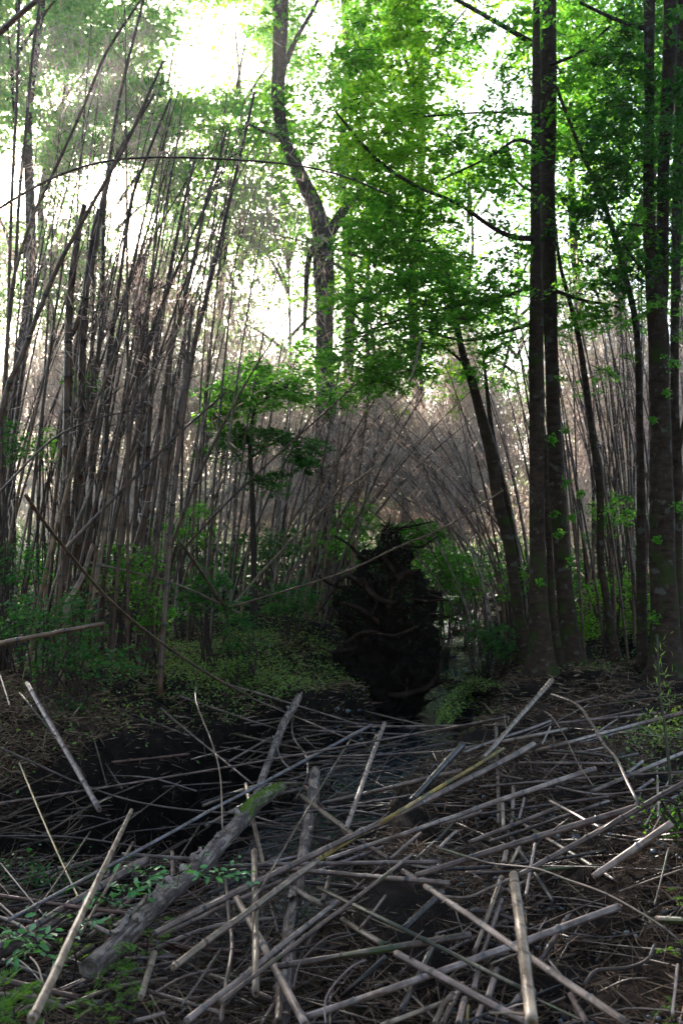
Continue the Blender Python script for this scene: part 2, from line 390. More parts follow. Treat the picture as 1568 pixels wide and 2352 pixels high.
tag(link('ground', mesh_np('ground', V, np.stack([a, a+1, a+nx+1, a+nx], 1), M['ground'], smooth=True)), kind='structure')
yy = np.linspace(-3, 26, 120); cc = np.interp(yy, CY, CX); zz = np.array([G(c, y) for c, y in zip(cc, yy)]) + .035
zz = np.minimum.accumulate(zz[::-1])[::-1]
V = []
for k in range(7):
    V.append(np.stack([cc + (k - 3) / 3 * .55, yy, zz + .0 * yy], 1))
V = np.stack(V, 1).reshape(-1, 3); i, j = np.meshgrid(np.arange(119), np.arange(6), indexing='ij'); a = (i*7 + j).ravel()
tag(link('creek_water', mesh_np('creek_water', V, np.stack([a, a+1, a+8, a+7], 1), M['water'], smooth=True)), kind='structure')

def scatter(n, xr, yr, cond=None):
    x = rng.uniform(*xr, n); y = rng.uniform(*yr, n)
    if cond is not None:
        k = cond(x, y); x, y = x[k], y[k]
    return np.stack([x, y, G(x, y)], 1)
def chd(x, y): return x - np.interp(y, CY, CX)
# stones in the creek and on the slope at the lower right
ico = np.array([(0,0,1),(.89,0,.45),(.28,.85,.45),(-.72,.53,.45),(-.72,-.53,.45),(.28,-.85,.45),(.72,.53,-.45),(-.28,.85,-.45),(-.89,0,-.45),(-.28,-.85,-.45),(.72,-.53,-.45),(0,0,-1)])
icf = np.array([(0,1,2),(0,2,3),(0,3,4),(0,4,5),(0,5,1),(1,6,2),(2,7,3),(3,8,4),(4,9,5),(5,10,1),(6,7,2),(7,8,3),(8,9,4),(9,10,5),(10,6,1),(11,7,6),(11,8,7),(11,9,8),(11,10,9),(11,6,10)])
def stones(name, P, s0, s1):
    n = len(P); s = rng.uniform(s0, s1, (n, 1, 1)) * rng.uniform(.5, 1.3, (n, 1, 3)) * np.array([1, 1, .55])
    V = P[:, None, :] + ico[None] * s * rng.uniform(.8, 1.15, (n, 12, 1)); 
    Fa = (icf[None] + (np.arange(n) * 12)[:, None, None]).reshape(-1, 3)
    return tag(link(name, mesh_np(name, V.reshape(-1, 3), Fa, M['stone'], k=3)), kind='stuff')
P = scatter(16000, (-3, 4), (3, 26), lambda x, y: np.abs(chd(x, y)) < .75)
P = P[(P[:, 1] < 16) | (rng.random(len(P)) < .3)]
stones('creek_gravel', P + [0, 0, .01], .01, .045)
P = scatter(5200, (.4, 4), (3, 7.5), lambda x, y: rng.random(len(x)) < .9)
stones('slope_gravel', P + [0, 0, .006], .004, .02)
# straw, twigs and fallen leaves that cover the earth
P = np.vstack([scatter(60000, (-5, 7), (2.6, 14), lambda x, y: np.abs(chd(x, y)) > .55), scatter(34000, (-1.5, 4.5), (2.6, 8.5), lambda x, y: np.abs(chd(x, y)) > .4), scatter(26000, (-10, 12), (12, 28))])
n = len(P); D = unit(np.stack([rng.normal(0, 1, n), rng.normal(0, 1, n), rng.normal(0, .22, n)], 1))
sc = np.clip(P[:, 1] / 8, .6, 3)
V, Fa = strands(P + np.stack([0*sc, 0*sc, rng.uniform(.0, .05, n) + .0], 1), D, rng.uniform(.05, .22, n) * sc**.5, rng.uniform(.004, .012, n) * sc)
P2 = scatter(60000, (-4.5, -.8), (5.5, 12)); P2 = P2[chd(P2[:, 0], P2[:, 1]) < -1.15]; u_, v_ = projn(P2); P2 = P2[rng.random(len(P2)) < np.exp(-((u_ - 90)/150)**4 - ((v_ - 1720)/130)**4)]; n = len(P2)
D = unit(np.stack([rng.normal(0, 1, n), rng.normal(0, 1, n), rng.normal(0, .45, n)], 1)); V2, F2 = strands(P2 + [0, 0, .06] + rng.normal(0, .03, (n, 3)), D, rng.uniform(.06, .25, n), rng.uniform(.004, .010, n))
V, Fa = combine([(V, Fa), (V2, F2)])
tag(link('forest_litter', mesh_np('forest_litter', V, Fa, M['litter'])), kind='stuff')
# moss and small herbs on the left bank and here and there on the right
def mossy(x, y):
    u, v = projn(np.stack([x, y, G(x, y)], 1))
    d1 = 1.6*np.exp(-(((u - 560) / 230)**2 + ((v - 1560) / 75)**2)); d2 = .6*np.exp(-(((u - 1540) / 90)**2 + ((v - 1730) / 70)**2)); d3 = .7*np.exp(-(((u-1060)/60)**2 + ((v-1600)/45)**2))
    d4 = .25 * np.exp(-(((u - 130) / 200)**2 + ((v - 1700) / 120)**2)) + .12*(v < 1560)
    nn = .5 + .5*np.sin(x*5 + 1.3*np.sin(y*4)) * np.sin(y*6 + x)
    return rng.random(len(x)) < (d1 + d2 + d3 + d4) * (.35 + .65*nn)
P = scatter(420000, (-7, 7), (5, 20), mossy)
sc = np.clip(P[:, 1] / 10, .6, 2)[:, None]
V, Fa = leaf_cloud(P + np.stack([0*P[:, 0], 0*P[:, 0], rng.uniform(.01, .12, len(P))], 1), .034, .6, .45)
tag(link('bank_moss', mesh_np('bank_moss', V, Fa, M['moss'])), kind='stuff')

# ------------------------------------------------------------------ big trees, traced
def path_at(tr, Y):
    """tr: (u, v, width[, Y]) from the foot up -> points and radii."""
    P, R = [], []
    for q in tr:
        yy = q[3] if len(q) > 3 else Y
        P.append(np.array(at(q[0], q[1], yy))); R.append(q[2] * yy / F / 2)
    return P, R
def trunk(name, tr, Y, mat, parent, sides=14, lump=.10, flare=True):
    P, R = path_at(tr, Y)
    z0 = float(G(P[0][0], P[0][1])); P[0][2] = z0 - .15
    SP = smoothpath(P, 6); t = np.linspace(0, 1, len(P)); SR = np.interp(np.linspace(0, 1, len(SP)), t, R)
    if flare:
        h = SP[:, 2] - z0; SR = SR * (1 + .75 * np.exp(-np.maximum(h, 0) / .16) + .12 * np.exp(-np.maximum(h, 0) / .8))
    return tube_obj(name, SP - np.array(parent.location), SR, mat, parent, sides, lump=lump), SP, SR
def crown(tree, clumps, Y, mat, leaf, per, dens=1.0, spr=.26, name='crown', limbs_from=None, dy=1.2, twigs=True, nest=False):
    """clumps: (u, v, ru, rv[, Y]) ellipses of foliage, in depth too."""
    cs = []
    for q in clumps:
        yy = q[4] if len(q) > 4 else Y
        ry = q[5] if len(q) > 5 else dy
        n = max(3, int(dens * q[2] * q[3] * (yy / 12.5)**2 * .0125 * (.26 / spr)**2 * (55 / per) * (.052 / leaf)**2))
        d = unit(rng.normal(0, 1, (n, 3))) * rng.random((n, 1))**.45
        c = np.array(at(q[0], q[1], yy))
        cs.append(c + d * np.array([q[2]*yy/F, ry, q[3]*yy/F]))
    cs = np.vstack(cs)
    P, tw = sprays(cs, spr, per, leaf); P = P[clump(P, 3.6, -.5)]
    V, Fa = leaf_cloud(P, leaf, .55)
    o = link(name, mesh_np(name, V - np.array(tree.location), Fa, mat), tree)
    if twigs:
        A = np.vstack([a for a, b in tw]); B = np.vstack([b for a, b in tw])
        d = B - A; L = np.linalg.norm(d, axis=1)
        V, Fa = strands((A + B)/2, unit(d), L, np.full(len(L), .012 * Y / 12))
        tag(link('twigs', mesh_np('twigs', V - np.array(tree.location), Fa, M['twig']), tree), kind='stuff')
    return cs
def limb(tree, pts, Y, mat, sides=7):
    P, R = path_at(pts, Y)
    SP = smoothpath(P, 5); SR = np.interp(np.linspace(0, 1, len(SP)), np.linspace(0, 1, len(P)), R)
    return tube_obj('limb', SP - np.array(tree.location), SR, mat, tree, sides, lump=.12)
def foot(u, Y): 
    x = (u - 784) / F * Y; return Vector((x, Y, float(G(x, Y))))

YA = 12.4
t = empty('beech_tree', foot(1243, YA), 'tall beech with rusty lichened bark, its straight front trunk standing at the creek bank', 'tree')
trunk('trunk', [(1243, 1585, 54), (1236, 1400, 44), (1234, 1280, 39), (1232, 1080, 34), (1231, 781, 34), (1228, 540, 24), (1230, 250, 20), (1232, -60, 17)], YA, M['bark'], t)
trunk('stem', [(1288, 1560, 22, 12.7), (1268, 1400, 17, 12.7), (1258, 1200, 14, 12.7), (1250, 1000, 11, 12.6)], YA, M['bark'], t, 9)
limb(t, [(1235, 548, 16, 12.4), (1180, 545, 13, 12.2), (1130, 522, 11, 12.0), (1055, 470, 10, 11.8), (960, 430, 9, 11.6), (875, 375, 8, 11.5), (815, 310, 7, 11.4), (770, 255, 5, 11.3)], YA, M['twig'])
limb(t, [(1225, 330, 12), (1184, 322, 8), (1140, 350, 7), (1084, 380, 5), (1010, 415, 4)], YA, M['twig'])
limb(t, [(1220, 262, 9), (1120, 258, 6), (960, 268, 5), (815, 272, 4)], YA, M['twig'])
limb(t, [(1222, 655, 10), (1160, 680, 9), (1060, 700, 7), (934, 730, 6), (785, 780, 4)], YA, M['twig'])
limb(t, [(1216, 745, 10), (1150, 765, 8), (1064, 782, 6), (934, 752, 5), (850, 765, 4), (700, 830, 3)], YA, M['twig'])
limb(t, [(1222, 440, 8), (1190, 420, 6), (1130, 345, 5)], YA, M['twig'])
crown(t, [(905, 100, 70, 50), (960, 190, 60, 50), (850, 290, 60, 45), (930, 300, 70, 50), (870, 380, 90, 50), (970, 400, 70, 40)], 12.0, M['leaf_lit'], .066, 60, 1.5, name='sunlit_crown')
crown(t, [(820, 170, 50, 60), (880, 470, 80, 50), (960, 500, 80, 50), (850, 560, 80, 50), (955, 600, 90, 50), (1050, 340, 60, 30), (1130, 300, 50, 25), (1150, 400, 50, 35), (1080, 440, 50, 25),
          (1150, 490, 55, 22), (900, 680, 100, 40), (1020, 690, 90, 35), (1130, 680, 80, 28), (820, 720, 70, 35), (980, 765, 100, 35), (1110, 775, 60, 25), (850, 810, 80, 35), (760, 790, 60, 30), (690, 830, 60, 30), (900, 860, 70, 30),
          (1160, 580, 45, 14), (1150, 640, 50, 20)], 12.0, M['leaf'], .062, 55, 1.5)
t = empty('beech_tree', foot(1320, 13.0), 'second tall beech leaning in behind the front trunk, its foot just to the right', 'tree')
trunk('trunk', [(1322, 1545, 44), (1300, 1400, 38), (1289, 1280, 36), (1274, 1080, 34), (1265, 781, 30), (1257, 540, 38), (1258, 250, 38), (1260, -60, 34)], 13.0, M['bark'], t)
limb(t, [(1240, 112, 16), (1190, 80, 13), (1120, 40, 11), (1040, -5, 10), (960, -50, 8)], 12.8, M['twig'])
limb(t, [(1268, 665, 10), (1340, 690, 8), (1400, 700, 6), (1440, 712, 4)], 12.9, M['twig'])
limb(t, [(1262, 150, 9), (1330, 120, 7), (1400, 60, 5)], 12.9, M['twig'])
crown(t, [(860, 40, 90, 45), (980, 40, 110, 45), (1080, 60, 40, 40), (1170, 130, 45, 30), (1200, 60, 30, 25), (1320, 50, 50, 50), (1330, 170, 60, 40), (1400, 230, 50, 40), (1300, 240, 30, 30), (1300, 670, 50, 22), (1350, 725, 60, 28), (1310, 330, 30, 30), (1190, 190, 40, 20)], 12.8, M['leaf'], .064, 55, 1.3)
def sprigs(tree, spots, mat='leaf', leaf=.04):
    C_ = []
    for (u, v, r, yy) in spots:
        c = np.array(at(u, v, yy)); q = r * yy / F
        for k in range(6):
            d = unit(rng.normal(0, 1, (1, 3)))[0] * q * random.uniform(.5, 1.4); C_.append(c + d * rng.random((14, 1)) + rng.normal(0, .02, (14, 3)))
    C_ = np.vstack(C_); V, Fa = leaf_cloud(C_, leaf, .8); tag(link('leafy_sprigs', mesh_np('leafy_sprigs', V - np.array(tree.location), Fa, M[mat]), tree), kind='stuff')
sprigs(t, [(1296, 1110, 22, 12.6), (1310, 1190, 20, 12.6), (1280, 1230, 14, 12.6), (1290, 870, 16, 12.6), (1308, 1290, 16, 12.6), (1270, 1180, 10, 12.3), (1330, 1130, 14, 12.6), (1265, 1010, 10, 12.3), (1240, 1340, 10, 12.2), (1300, 990, 12, 12.6)])

t = empty('beech_tree', foot(1527, 12.2), 'thick dark beech at the right edge, splitting into two stems high above the ground', 'tree')
trunk('trunk', [(1530, 1560, 72), (1524, 1400, 60), (1517, 1100, 50), (1512, 800, 50), (1500, 650, 38), (1488, 450, 24), (1490, 200, 24), (1490, -60, 26)], 12.2, M['bark'], t)
trunk('stem', [(1520, 1000, 30, 12.3), (1522, 780, 30, 12.3), (1518, 600, 28, 12.3), (1522, 420, 28, 12.3), (1535, 150, 32, 12.3), (1540, -60, 30, 12.3)][1:], 12.3, M['bark'], t, 12, flare=False) if False else None
P, R = path_at([(1516, 800, 26), (1520, 640, 27), (1522, 420, 28), (1535, 150, 32), (1540, -60, 30)], 12.25)
SP = smoothpath(P, 5); tube_obj('stem', SP - np.array(t.location), np.interp(np.linspace(0, 1, len(SP)), np.linspace(0, 1, 5), R), M['bark'], t, 12, lump=.1)
limb(t, [(1480, 65, 14), (1440, 55, 11), (1390, 35, 9), (1330, 5, 7)], 12.2, M['twig'])
limb(t, [(1545, 610, 8), (1548, 560, 8), (1535, 525, 7), (1480, 518, 5), (1430, 515, 4)], 12.0, M['twig'])
limb(t, [(1500, 650, 10), (1465, 610, 7), (1430, 560, 5)], 12.2, M['twig'])
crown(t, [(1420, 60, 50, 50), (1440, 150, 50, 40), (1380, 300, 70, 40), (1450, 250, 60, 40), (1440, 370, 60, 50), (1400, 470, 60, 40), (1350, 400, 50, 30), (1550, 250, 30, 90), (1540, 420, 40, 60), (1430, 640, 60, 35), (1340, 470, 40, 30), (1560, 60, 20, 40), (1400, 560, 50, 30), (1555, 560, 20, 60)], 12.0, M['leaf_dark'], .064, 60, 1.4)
sprigs(t, [(1545, 830, 30, 11.8), (1560, 775, 26, 11.8), (1555, 1165, 24, 11.8), (1500, 965, 10, 11.9), (1530, 900, 12, 11.9), (1500, 1420, 14, 11.9), (1508, 1240, 8, 11.9)])
t = empty('beech_tree', foot(1556, 13.2), 'slim dark tree pressed against the right picture edge behind the thick beech', 'tree')
trunk('trunk', [(1558, 1540, 34), (1553, 1300, 27), (1553, 1100, 24), (1548, 900, 20), (1550, 640, 22), (1558, 300, 24), (1566, -60, 22)], 13.2, M['bark'], t, 10)
limb(t, [(1550, 1060, 16), (1562, 1010, 14), (1572, 960, 12)], 13.1, M['bark'])
crown(t, [(1520, 20, 60, 40), (1590, 200, 50, 60), (1600, 420, 50, 60)], 13.2, M['leaf_dark'], .062, 55, 1.5)

t = empty('slender_tree', foot(1475, 12.6), 'slender tree bowing left from beside the thick beech up to the tall pair', 'tree')
trunk('trunk', [(1477, 1535, 24), (1471, 1300, 21), (1470, 1100, 19), (1462, 780, 15), (1439, 650, 13), (1409, 540, 12), (1379, 450, 11), (1344, 370, 10), (1309, 285, 9), (1277, 200, 8)], 12.6, M['bark'], t, 9)
crown(t, [(1440, 560, 45, 40), (1370, 420, 40, 30), (1320, 300, 30, 25), (1470, 720, 40, 30)], 12.6, M['leaf'], .06, 45, 1.3)
t = empty('slender_tree', foot(1419, 13.4), 'slender tree curving through the cane stand between the tall pair and the thick beech', 'tree')
trunk('trunk', [(1419, 1540, 20), (1392, 1380, 18), (1379, 1280, 17), (1377, 1131, 17), (1364, 1031, 16), (1334, 810, 13), (1309, 700, 11), (1284, 600, 9), (1270, 480, 6)], 13.4, M['bark'], t, 9)
crown(t, [(1330, 760, 50, 30), (1300, 560, 35, 35), (1380, 860, 40, 30), (1400, 1160, 35, 25), (1340, 640, 40, 30)], 13.4, M['leaf'], .05, 40, .6)
t = empty('leaning_tree', foot(1209, 13.6), 'slim tree leaning left from the foot of the tall beeches toward the green canopy', 'tree')
trunk('trunk', [(1212, 1555, 30), (1197, 1456, 28), (1184, 1356, 27), (1169, 1256, 27), (1144, 1156, 27), (1129, 1056, 26), (1109, 971, 24), (1084, 881, 21), (1060, 805, 18), (1040, 700, 12), (1020, 600, 8)], 13.6, M['bark'], t, 10)
limb(t, [(1070, 840, 8), (1020, 800, 6), (960, 801, 5), (860, 836, 4), (785, 911, 3)], 13.4, M['twig'])
crown(t, [(1010, 640, 70, 30), (1060, 720, 60, 25), (940, 820, 80, 30), (830, 880, 50, 25), (1080, 850, 50, 20), (780, 920, 40, 20), (1050, 600, 50, 25)], 13.4, M['leaf'], .06, 45, 1.5)
t = empty('leaning_tree', foot(1216, 14.4), 'thinner leaning stem running close behind the slim leaning tree', 'tree')
trunk('trunk', [(1222, 1540, 20), (1210, 1380, 18), (1184, 1270, 16), (1159, 1131, 15), (1134, 1021, 12), (1118, 900, 9), (1108, 800, 6)], 14.4, M['bark'], t, 8)
crown(t, [(1170, 860, 50, 25), (1120, 800, 40, 20)], 14.4, M['leaf'], .05, 40, .5)

t = empty('crooked_tree', foot(745, 22), 'old crooked tree with a kinked trunk hung with dry foliage in the middle distance', 'tree')
P, R = path_at([(748, 1330, 50), (748, 1000, 46), (745, 720, 42), (742, 560, 48), (725, 480, 38), (690, 400, 34), (655, 325, 26), (640, 250, 28), (642, 120, 34), (645, -60, 44)], 22)
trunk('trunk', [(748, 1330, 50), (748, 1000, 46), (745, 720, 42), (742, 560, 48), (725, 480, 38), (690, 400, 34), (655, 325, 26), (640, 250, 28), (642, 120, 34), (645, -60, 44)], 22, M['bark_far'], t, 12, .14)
limb(t, [(745, 560, 30), (790, 480, 22), (830, 440, 14)], 22, M['bark_far'])
limb(t, [(735, 540, 20), (708, 600, 14), (702, 700, 12), (698, 770, 8)], 22, M['bark_far'])
limb(t, [(645, 170, 18), (680, 90, 12), (725, 10, 8), (740, -40, 6)], 22, M['bark_far'])
limb(t, [(650, 315, 12), (610, 305, 9), (570, 285, 6)], 22, M['bark_far'])
crown(t, [(610, 20, 60, 30), (680, 20, 50, 30), (740, 180, 50, 50), (700, 330, 40, 40), (770, 250, 50, 50), (780, 400, 50, 50), (600, 320, 40, 35), (700, 130, 40, 30), (650, 250, 45, 40), (640, 420, 50, 40), (730, 560, 45, 50), (745, 690, 45, 50), (640, 60, 50, 50)], 22, M['leaf'], .10, 50, 1.7, spr=.5)

t = empty('young_tree', foot(585, 15), 'bushy young tree with layered dark boughs left of the root plate', 'tree')
trunk('trunk', [(585, 1400, 14), (580, 1150, 12), (575, 1000, 10), (600, 880, 6)], 15, M['twig'], t, 8)
for pts in ([(578, 1050, 6), (650, 1010, 5), (720, 1040, 3)], [(576, 1010, 6), (520, 940, 4), (470, 950, 3)], [(590, 930, 5), (660, 880, 4), (720, 850, 3)], [(580, 1100, 5), (630, 1110, 3)]): limb(t, pts, 15, M['twig'])
crown(t, [(620, 890, 65, 35), (530, 915, 65, 38), (690, 880, 50, 30), (490, 960, 40, 28), (590, 850, 50, 20)], 14.6, M['leaf'], .07, 50, 2.2)
crown(t, [(560, 1000, 65, 20), (650, 1010, 60, 20), (705, 1050, 28, 40), (620, 1105, 35, 28), (520, 1030, 40, 20)], 15, M['leaf_dark'], .07, 50, 2.2, name='lower_crown')
t = empty('dead_snag', foot(325, 19), 'broken dead snag standing pale among the bamboo canes at left', 'dead tree')
trunk('trunk', [(332, 1350, 34), (328, 1000, 32), (322, 760, 30), (320, 640, 28), (322, 588, 26)], 19, M['bark_far'], t, 10, .15)
n = 500; c = np.array(at(322, 600, 19)) + rng.normal(0, 1, (n, 3)) * [.18, .18, .5]
V, Fa = strands(c, unit(rng.normal(0, .5, (n, 3)) - [0, 0, 1]), rng.uniform(.1, .3, n), np.full(n, .02))
tag(link('dry_strands', mesh_np('dry_strands', V - np.array(t.location), Fa, M['dry']), t), kind='stuff')

# ------------------------------------------------------------------ trees farther back
GAPS = [(425, 145, 75, 75, 1), (550, 140, 65, 70, 1), (485, 60, 85, 45, .8), (740, 50, 45, 60, .8), (700, 190, 40, 70, .6), (30, 420, 75, 80, 1), (230, 430, 110, 70, .95), (300, 500, 60, 100, 1), (270, 560, 60, 40, .8), (100, 500, 60, 60, .6),
        (650, 740, 75, 60, .97), (600, 640, 80, 50, .6), (440, 600, 40, 40, .6), (1140, 240, 90, 80, .95), (1120, 60, 60, 60, .85), (1130, 530, 100, 110, .92), (1175, 800, 45, 70, .85), (1300, 550, 30, 70, .8), (1385, 415, 16, 16, .8), (1540, 30, 20, 40, .7),
        (1060, 30, 30, 30, .7), (130, 200, 70, 60, .7), (60, 80, 60, 60, .6), (60, 300, 60, 40, .7), (440, 640, 40, 50, .8), (520, 560, 30, 30, .6), (690, 620, 30, 60, .7), (1290, 90, 25, 60, .5)]
def keep(P, amt=1.0):
    u, v = projn(P); p = np.ones(len(P))
    for (a, b, ra, rb, s) in GAPS:
        d = ((u - a) / ra)**2 + ((v - b) / rb)**2
        p *= 1 - amt * s * np.clip(1.35 - d, 0, 1)
    return rng.random(len(P)) < p
def back_tree(u, Y, h, wid, mat, label, dens=1.0, low=.36, leaf=None, lean=0, trunkw=1.0, spr=None, xy=None):
    f = foot(u, Y) if xy is None else Vector((xy[0], xy[1], float(G(*xy)))); Y = Y or 27
    t = empty('forest_tree', f, label, 'tree', 'trees standing round the thickets')
    x0 = np.array(f)
    top = x0 + [lean, 0, h]
    g_ = lambda: random.gauss(0, .35)
    P = smoothpath([x0 - [0, 0, .3], x0 + [g_(), .1, h*.2], x0 + [g_(), .1, h*.4], x0 + [g_(), -.1, h*.6], x0 + [g_(), 0, h*.8], top], 4)
    tube_obj('trunk', P - x0, np.linspace(.17, .03, len(P)) * trunkw * (h / 16), M['bark_far'], t, 8, lump=.1)
    leaf = leaf or .0052 * Y; spr = spr or .028 * Y
    n = int(dens * wid * h * 11.5 * (27 / Y)**2)
    hh = rng.random(n)**.8 * (1 - low) + low
    rad = wid * np.sqrt(rng.random(n)) * (1.15 - .75*hh**2); ang = rng.uniform(0, 2*PI, n)
    cs = x0 + np.stack([np.cos(ang)*rad + lean*hh, np.sin(ang)*rad*.8, hh*h], 1)
    # boughs: gather the fans along horizontal shelves
    cs[:, 2] = x0[2] + np.round((cs[:, 2] - x0[2] + ang * .2) / (h*.05)) * h*.05 + rng.normal(0, h*.008, n)
    cs = cs[keep(cs)]
    P, tw = sprays(cs, spr, 42, leaf)
    P = P[keep(P, .6) & clump(P, 60 / max(Y, 20), -.62)]
    V, Fa = leaf_cloud(P, leaf, .6)
    link('crown', mesh_np('crown', V - x0, Fa, mat), t)
    idx = rng.choice(len(cs), min(14, len(cs)), replace=False)
    for k in idx[:8]:
        e = cs[k]; s = x0 + [lean * .5, 0, max(.2*h, (e[2] - x0[2]) * .9 - .4)]
        s[0] = x0[0] + lean * (s[2] - x0[2]) / h
        q = smoothpath([s, (s + e)/2 + [0, 0, .15], e], 3)
        tube_obj('limb', q - x0, np.linspace(.055, .015, len(q)) * Y / 25, M['bark_far'], t, 5)
    return t
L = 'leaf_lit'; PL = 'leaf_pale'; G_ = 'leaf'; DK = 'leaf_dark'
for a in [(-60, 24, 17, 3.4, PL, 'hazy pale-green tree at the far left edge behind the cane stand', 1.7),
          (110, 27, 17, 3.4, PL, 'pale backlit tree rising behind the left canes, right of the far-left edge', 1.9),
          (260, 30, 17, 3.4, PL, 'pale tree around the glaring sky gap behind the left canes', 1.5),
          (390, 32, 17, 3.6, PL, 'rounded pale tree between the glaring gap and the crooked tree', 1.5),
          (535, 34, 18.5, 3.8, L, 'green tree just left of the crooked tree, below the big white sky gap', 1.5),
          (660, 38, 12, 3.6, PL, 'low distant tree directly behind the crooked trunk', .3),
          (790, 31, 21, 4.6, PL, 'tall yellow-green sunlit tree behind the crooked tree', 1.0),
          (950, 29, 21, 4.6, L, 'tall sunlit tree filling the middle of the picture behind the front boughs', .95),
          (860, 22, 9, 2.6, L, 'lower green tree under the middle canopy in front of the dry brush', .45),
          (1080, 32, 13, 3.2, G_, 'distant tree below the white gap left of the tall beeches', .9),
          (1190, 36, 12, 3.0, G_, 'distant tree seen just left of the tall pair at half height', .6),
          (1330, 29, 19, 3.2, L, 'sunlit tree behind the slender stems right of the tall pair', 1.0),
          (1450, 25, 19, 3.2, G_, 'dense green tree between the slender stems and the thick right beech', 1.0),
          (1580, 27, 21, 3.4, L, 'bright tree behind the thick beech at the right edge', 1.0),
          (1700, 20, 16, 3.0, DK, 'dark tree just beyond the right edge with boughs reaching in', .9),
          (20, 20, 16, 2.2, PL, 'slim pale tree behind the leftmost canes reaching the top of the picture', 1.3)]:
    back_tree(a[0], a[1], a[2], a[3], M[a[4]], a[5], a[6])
random.seed(11)  # unseen trees added to block light from behind and from the sides
for a in [(-4.5, -4, 15, 4.2, 'unseen dark tree added for shade behind and left of the viewpoint'), (3.5, -5.5, 16, 4.4, 'unseen dark tree added for shade behind and right of the viewpoint'), (-9, 2, 15, 4.2, 'unseen dark tree added for shade on the left bank beside the viewpoint'), (9, 3, 16, 4.4, 'unseen dark tree added for shade on the right bank beside the viewpoint'),
          (-1, -10, 17, 5.0, 'unseen dark tree added for shade farther back behind the viewpoint'), (9.5, 9, 16, 4.0, 'dark tree added for shade right of the thick beech, outside the picture'), (-10.5, 9, 15, 3.8, 'dark tree added for shade left of the cane stand, outside the picture')]:
    x_, y_, h_, w_, l_ = a
    back_tree(0, 0, h_, w_, M['leaf_dark'], l_, .55, .18, leaf=.26, spr=.9, xy=(x_, y_))
# far wood that reads as one mass
cs = []
for k in range(2600):
    Y = random.uniform(48, 75); u = random.uniform(-300, 1900); v = 1330 - abs(random.gauss(0, 1)) * 330
    cs.append(np.array(at(u, v, Y)))
cs = np.array(cs); cs = cs[keep(cs)]
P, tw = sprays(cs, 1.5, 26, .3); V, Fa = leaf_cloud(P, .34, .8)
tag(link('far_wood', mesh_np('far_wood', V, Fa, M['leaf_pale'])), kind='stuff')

# ------------------------------------------------------------------ dry brush behind the creek
def brush(name, lst, mat, n_per, label=None):
    Cs, Ds, Ls, Ws = [], [], [], []
    for (u, v, ru, rv, Y, dy) in lst:
        n = int(n_per * ru * rv / 10000)
        uu = u + ru * rng.normal(0, .5, n); vv = v + rv * rng.normal(0, .5, n); yy = Y + rng.normal(0, dy, n)
        c = np.stack([(uu - 784) / F * yy, yy, 1.5 + (1290 - vv) / F * yy], 1)
        a = .35 * (uu - 900) / 300
        d = unit(np.stack([rng.normal(0, .5, n) - a*0, rng.normal(0, .5, n), -np.abs(rng.normal(.9, .5, n))], 1))
        Cs.append(c); Ds.append(d); Ls.append(rng.uniform(.12, .45, n) * Y / 22); Ws.append(rng.uniform(.012, .03, n) * Y / 22)
    Cs = np.vstack(Cs); k = keep(Cs, .8) & (Cs[:, 2] > G(Cs[:, 0], Cs[:, 1])) & (clump(Cs, 3.2, -.3) if name == 'dry_foliage' else clump(Cs, 2.6, -1.2))
    V, Fa = strands(Cs[k], np.vstack(Ds)[k], np.concatenate(Ls)[k], np.concatenate(Ws)[k])
    return tag(link(name, mesh_np(name, V, Fa, mat)), kind='stuff')
brush('dry_brush', [(900, 1070, 190, 130, 22.5, .8), (1040, 1090, 150, 140, 22, .8), (800, 1000, 100, 130, 23, .8), (880, 900, 60, 120, 23, .6), (1060, 880, 60, 140, 24, .6), (1120, 980, 110, 110, 24, 1), (740, 1060, 120, 110, 24, .8), (1000, 1200, 180, 50, 23, .8), (960, 1000, 130, 80, 24, .6),
      (560, 950, 200, 170, 26, 2), (350, 920, 220, 180, 26, 2), (130, 920, 220, 190, 25, 2), (1400, 900, 200, 250, 26, 2), (1330, 1150, 220, 150, 24, 2), (1560, 1050, 150, 250, 25, 2), (620, 1150, 200, 120, 24, 2), (250, 1150, 300, 120, 22, 2)], M['dry2'], 5200)
P = scatter(3800, (-22, 24), (19, 34)); P = P[(np.abs(chd(P[:, 0], P[:, 1])) > .7) | (P[:, 1] > 26)]; P[:, 2] += rng.uniform(.05, 1.5, len(P)) * (P[:, 1] - 10) / 14
Pq, tw = sprays(P, .55, 30, .12, .3, .3); V, Fa = leaf_cloud(Pq, .11, .8); tag(link('undergrowth', mesh_np('undergrowth', V, Fa, M['leaf_dark'])), kind='stuff')
# hanging dry bamboo foliage among the left canes and round the crooked tree
brush('dry_foliage', [(620, 590, 160, 210, 19, 1.5), (560, 480, 110, 120, 18, 1), (500, 700, 190, 130, 18, 1), (640, 760, 120, 90, 19, 1), (620, 320, 16, 50, 20, .3), (700, 430, 20, 45, 21, .3), (200, 200, 160, 130, 15, 1.5), (150, 420, 200, 120, 14, 1.5), (330, 330, 120, 130, 16, 1.5), (120, 620, 190, 120, 15, 1.5), (330, 680, 150, 110, 16, 1.5), (60, 80, 120, 90, 14, 1), (300, 60, 60, 70, 14, 1)], M['dry'], 1100)

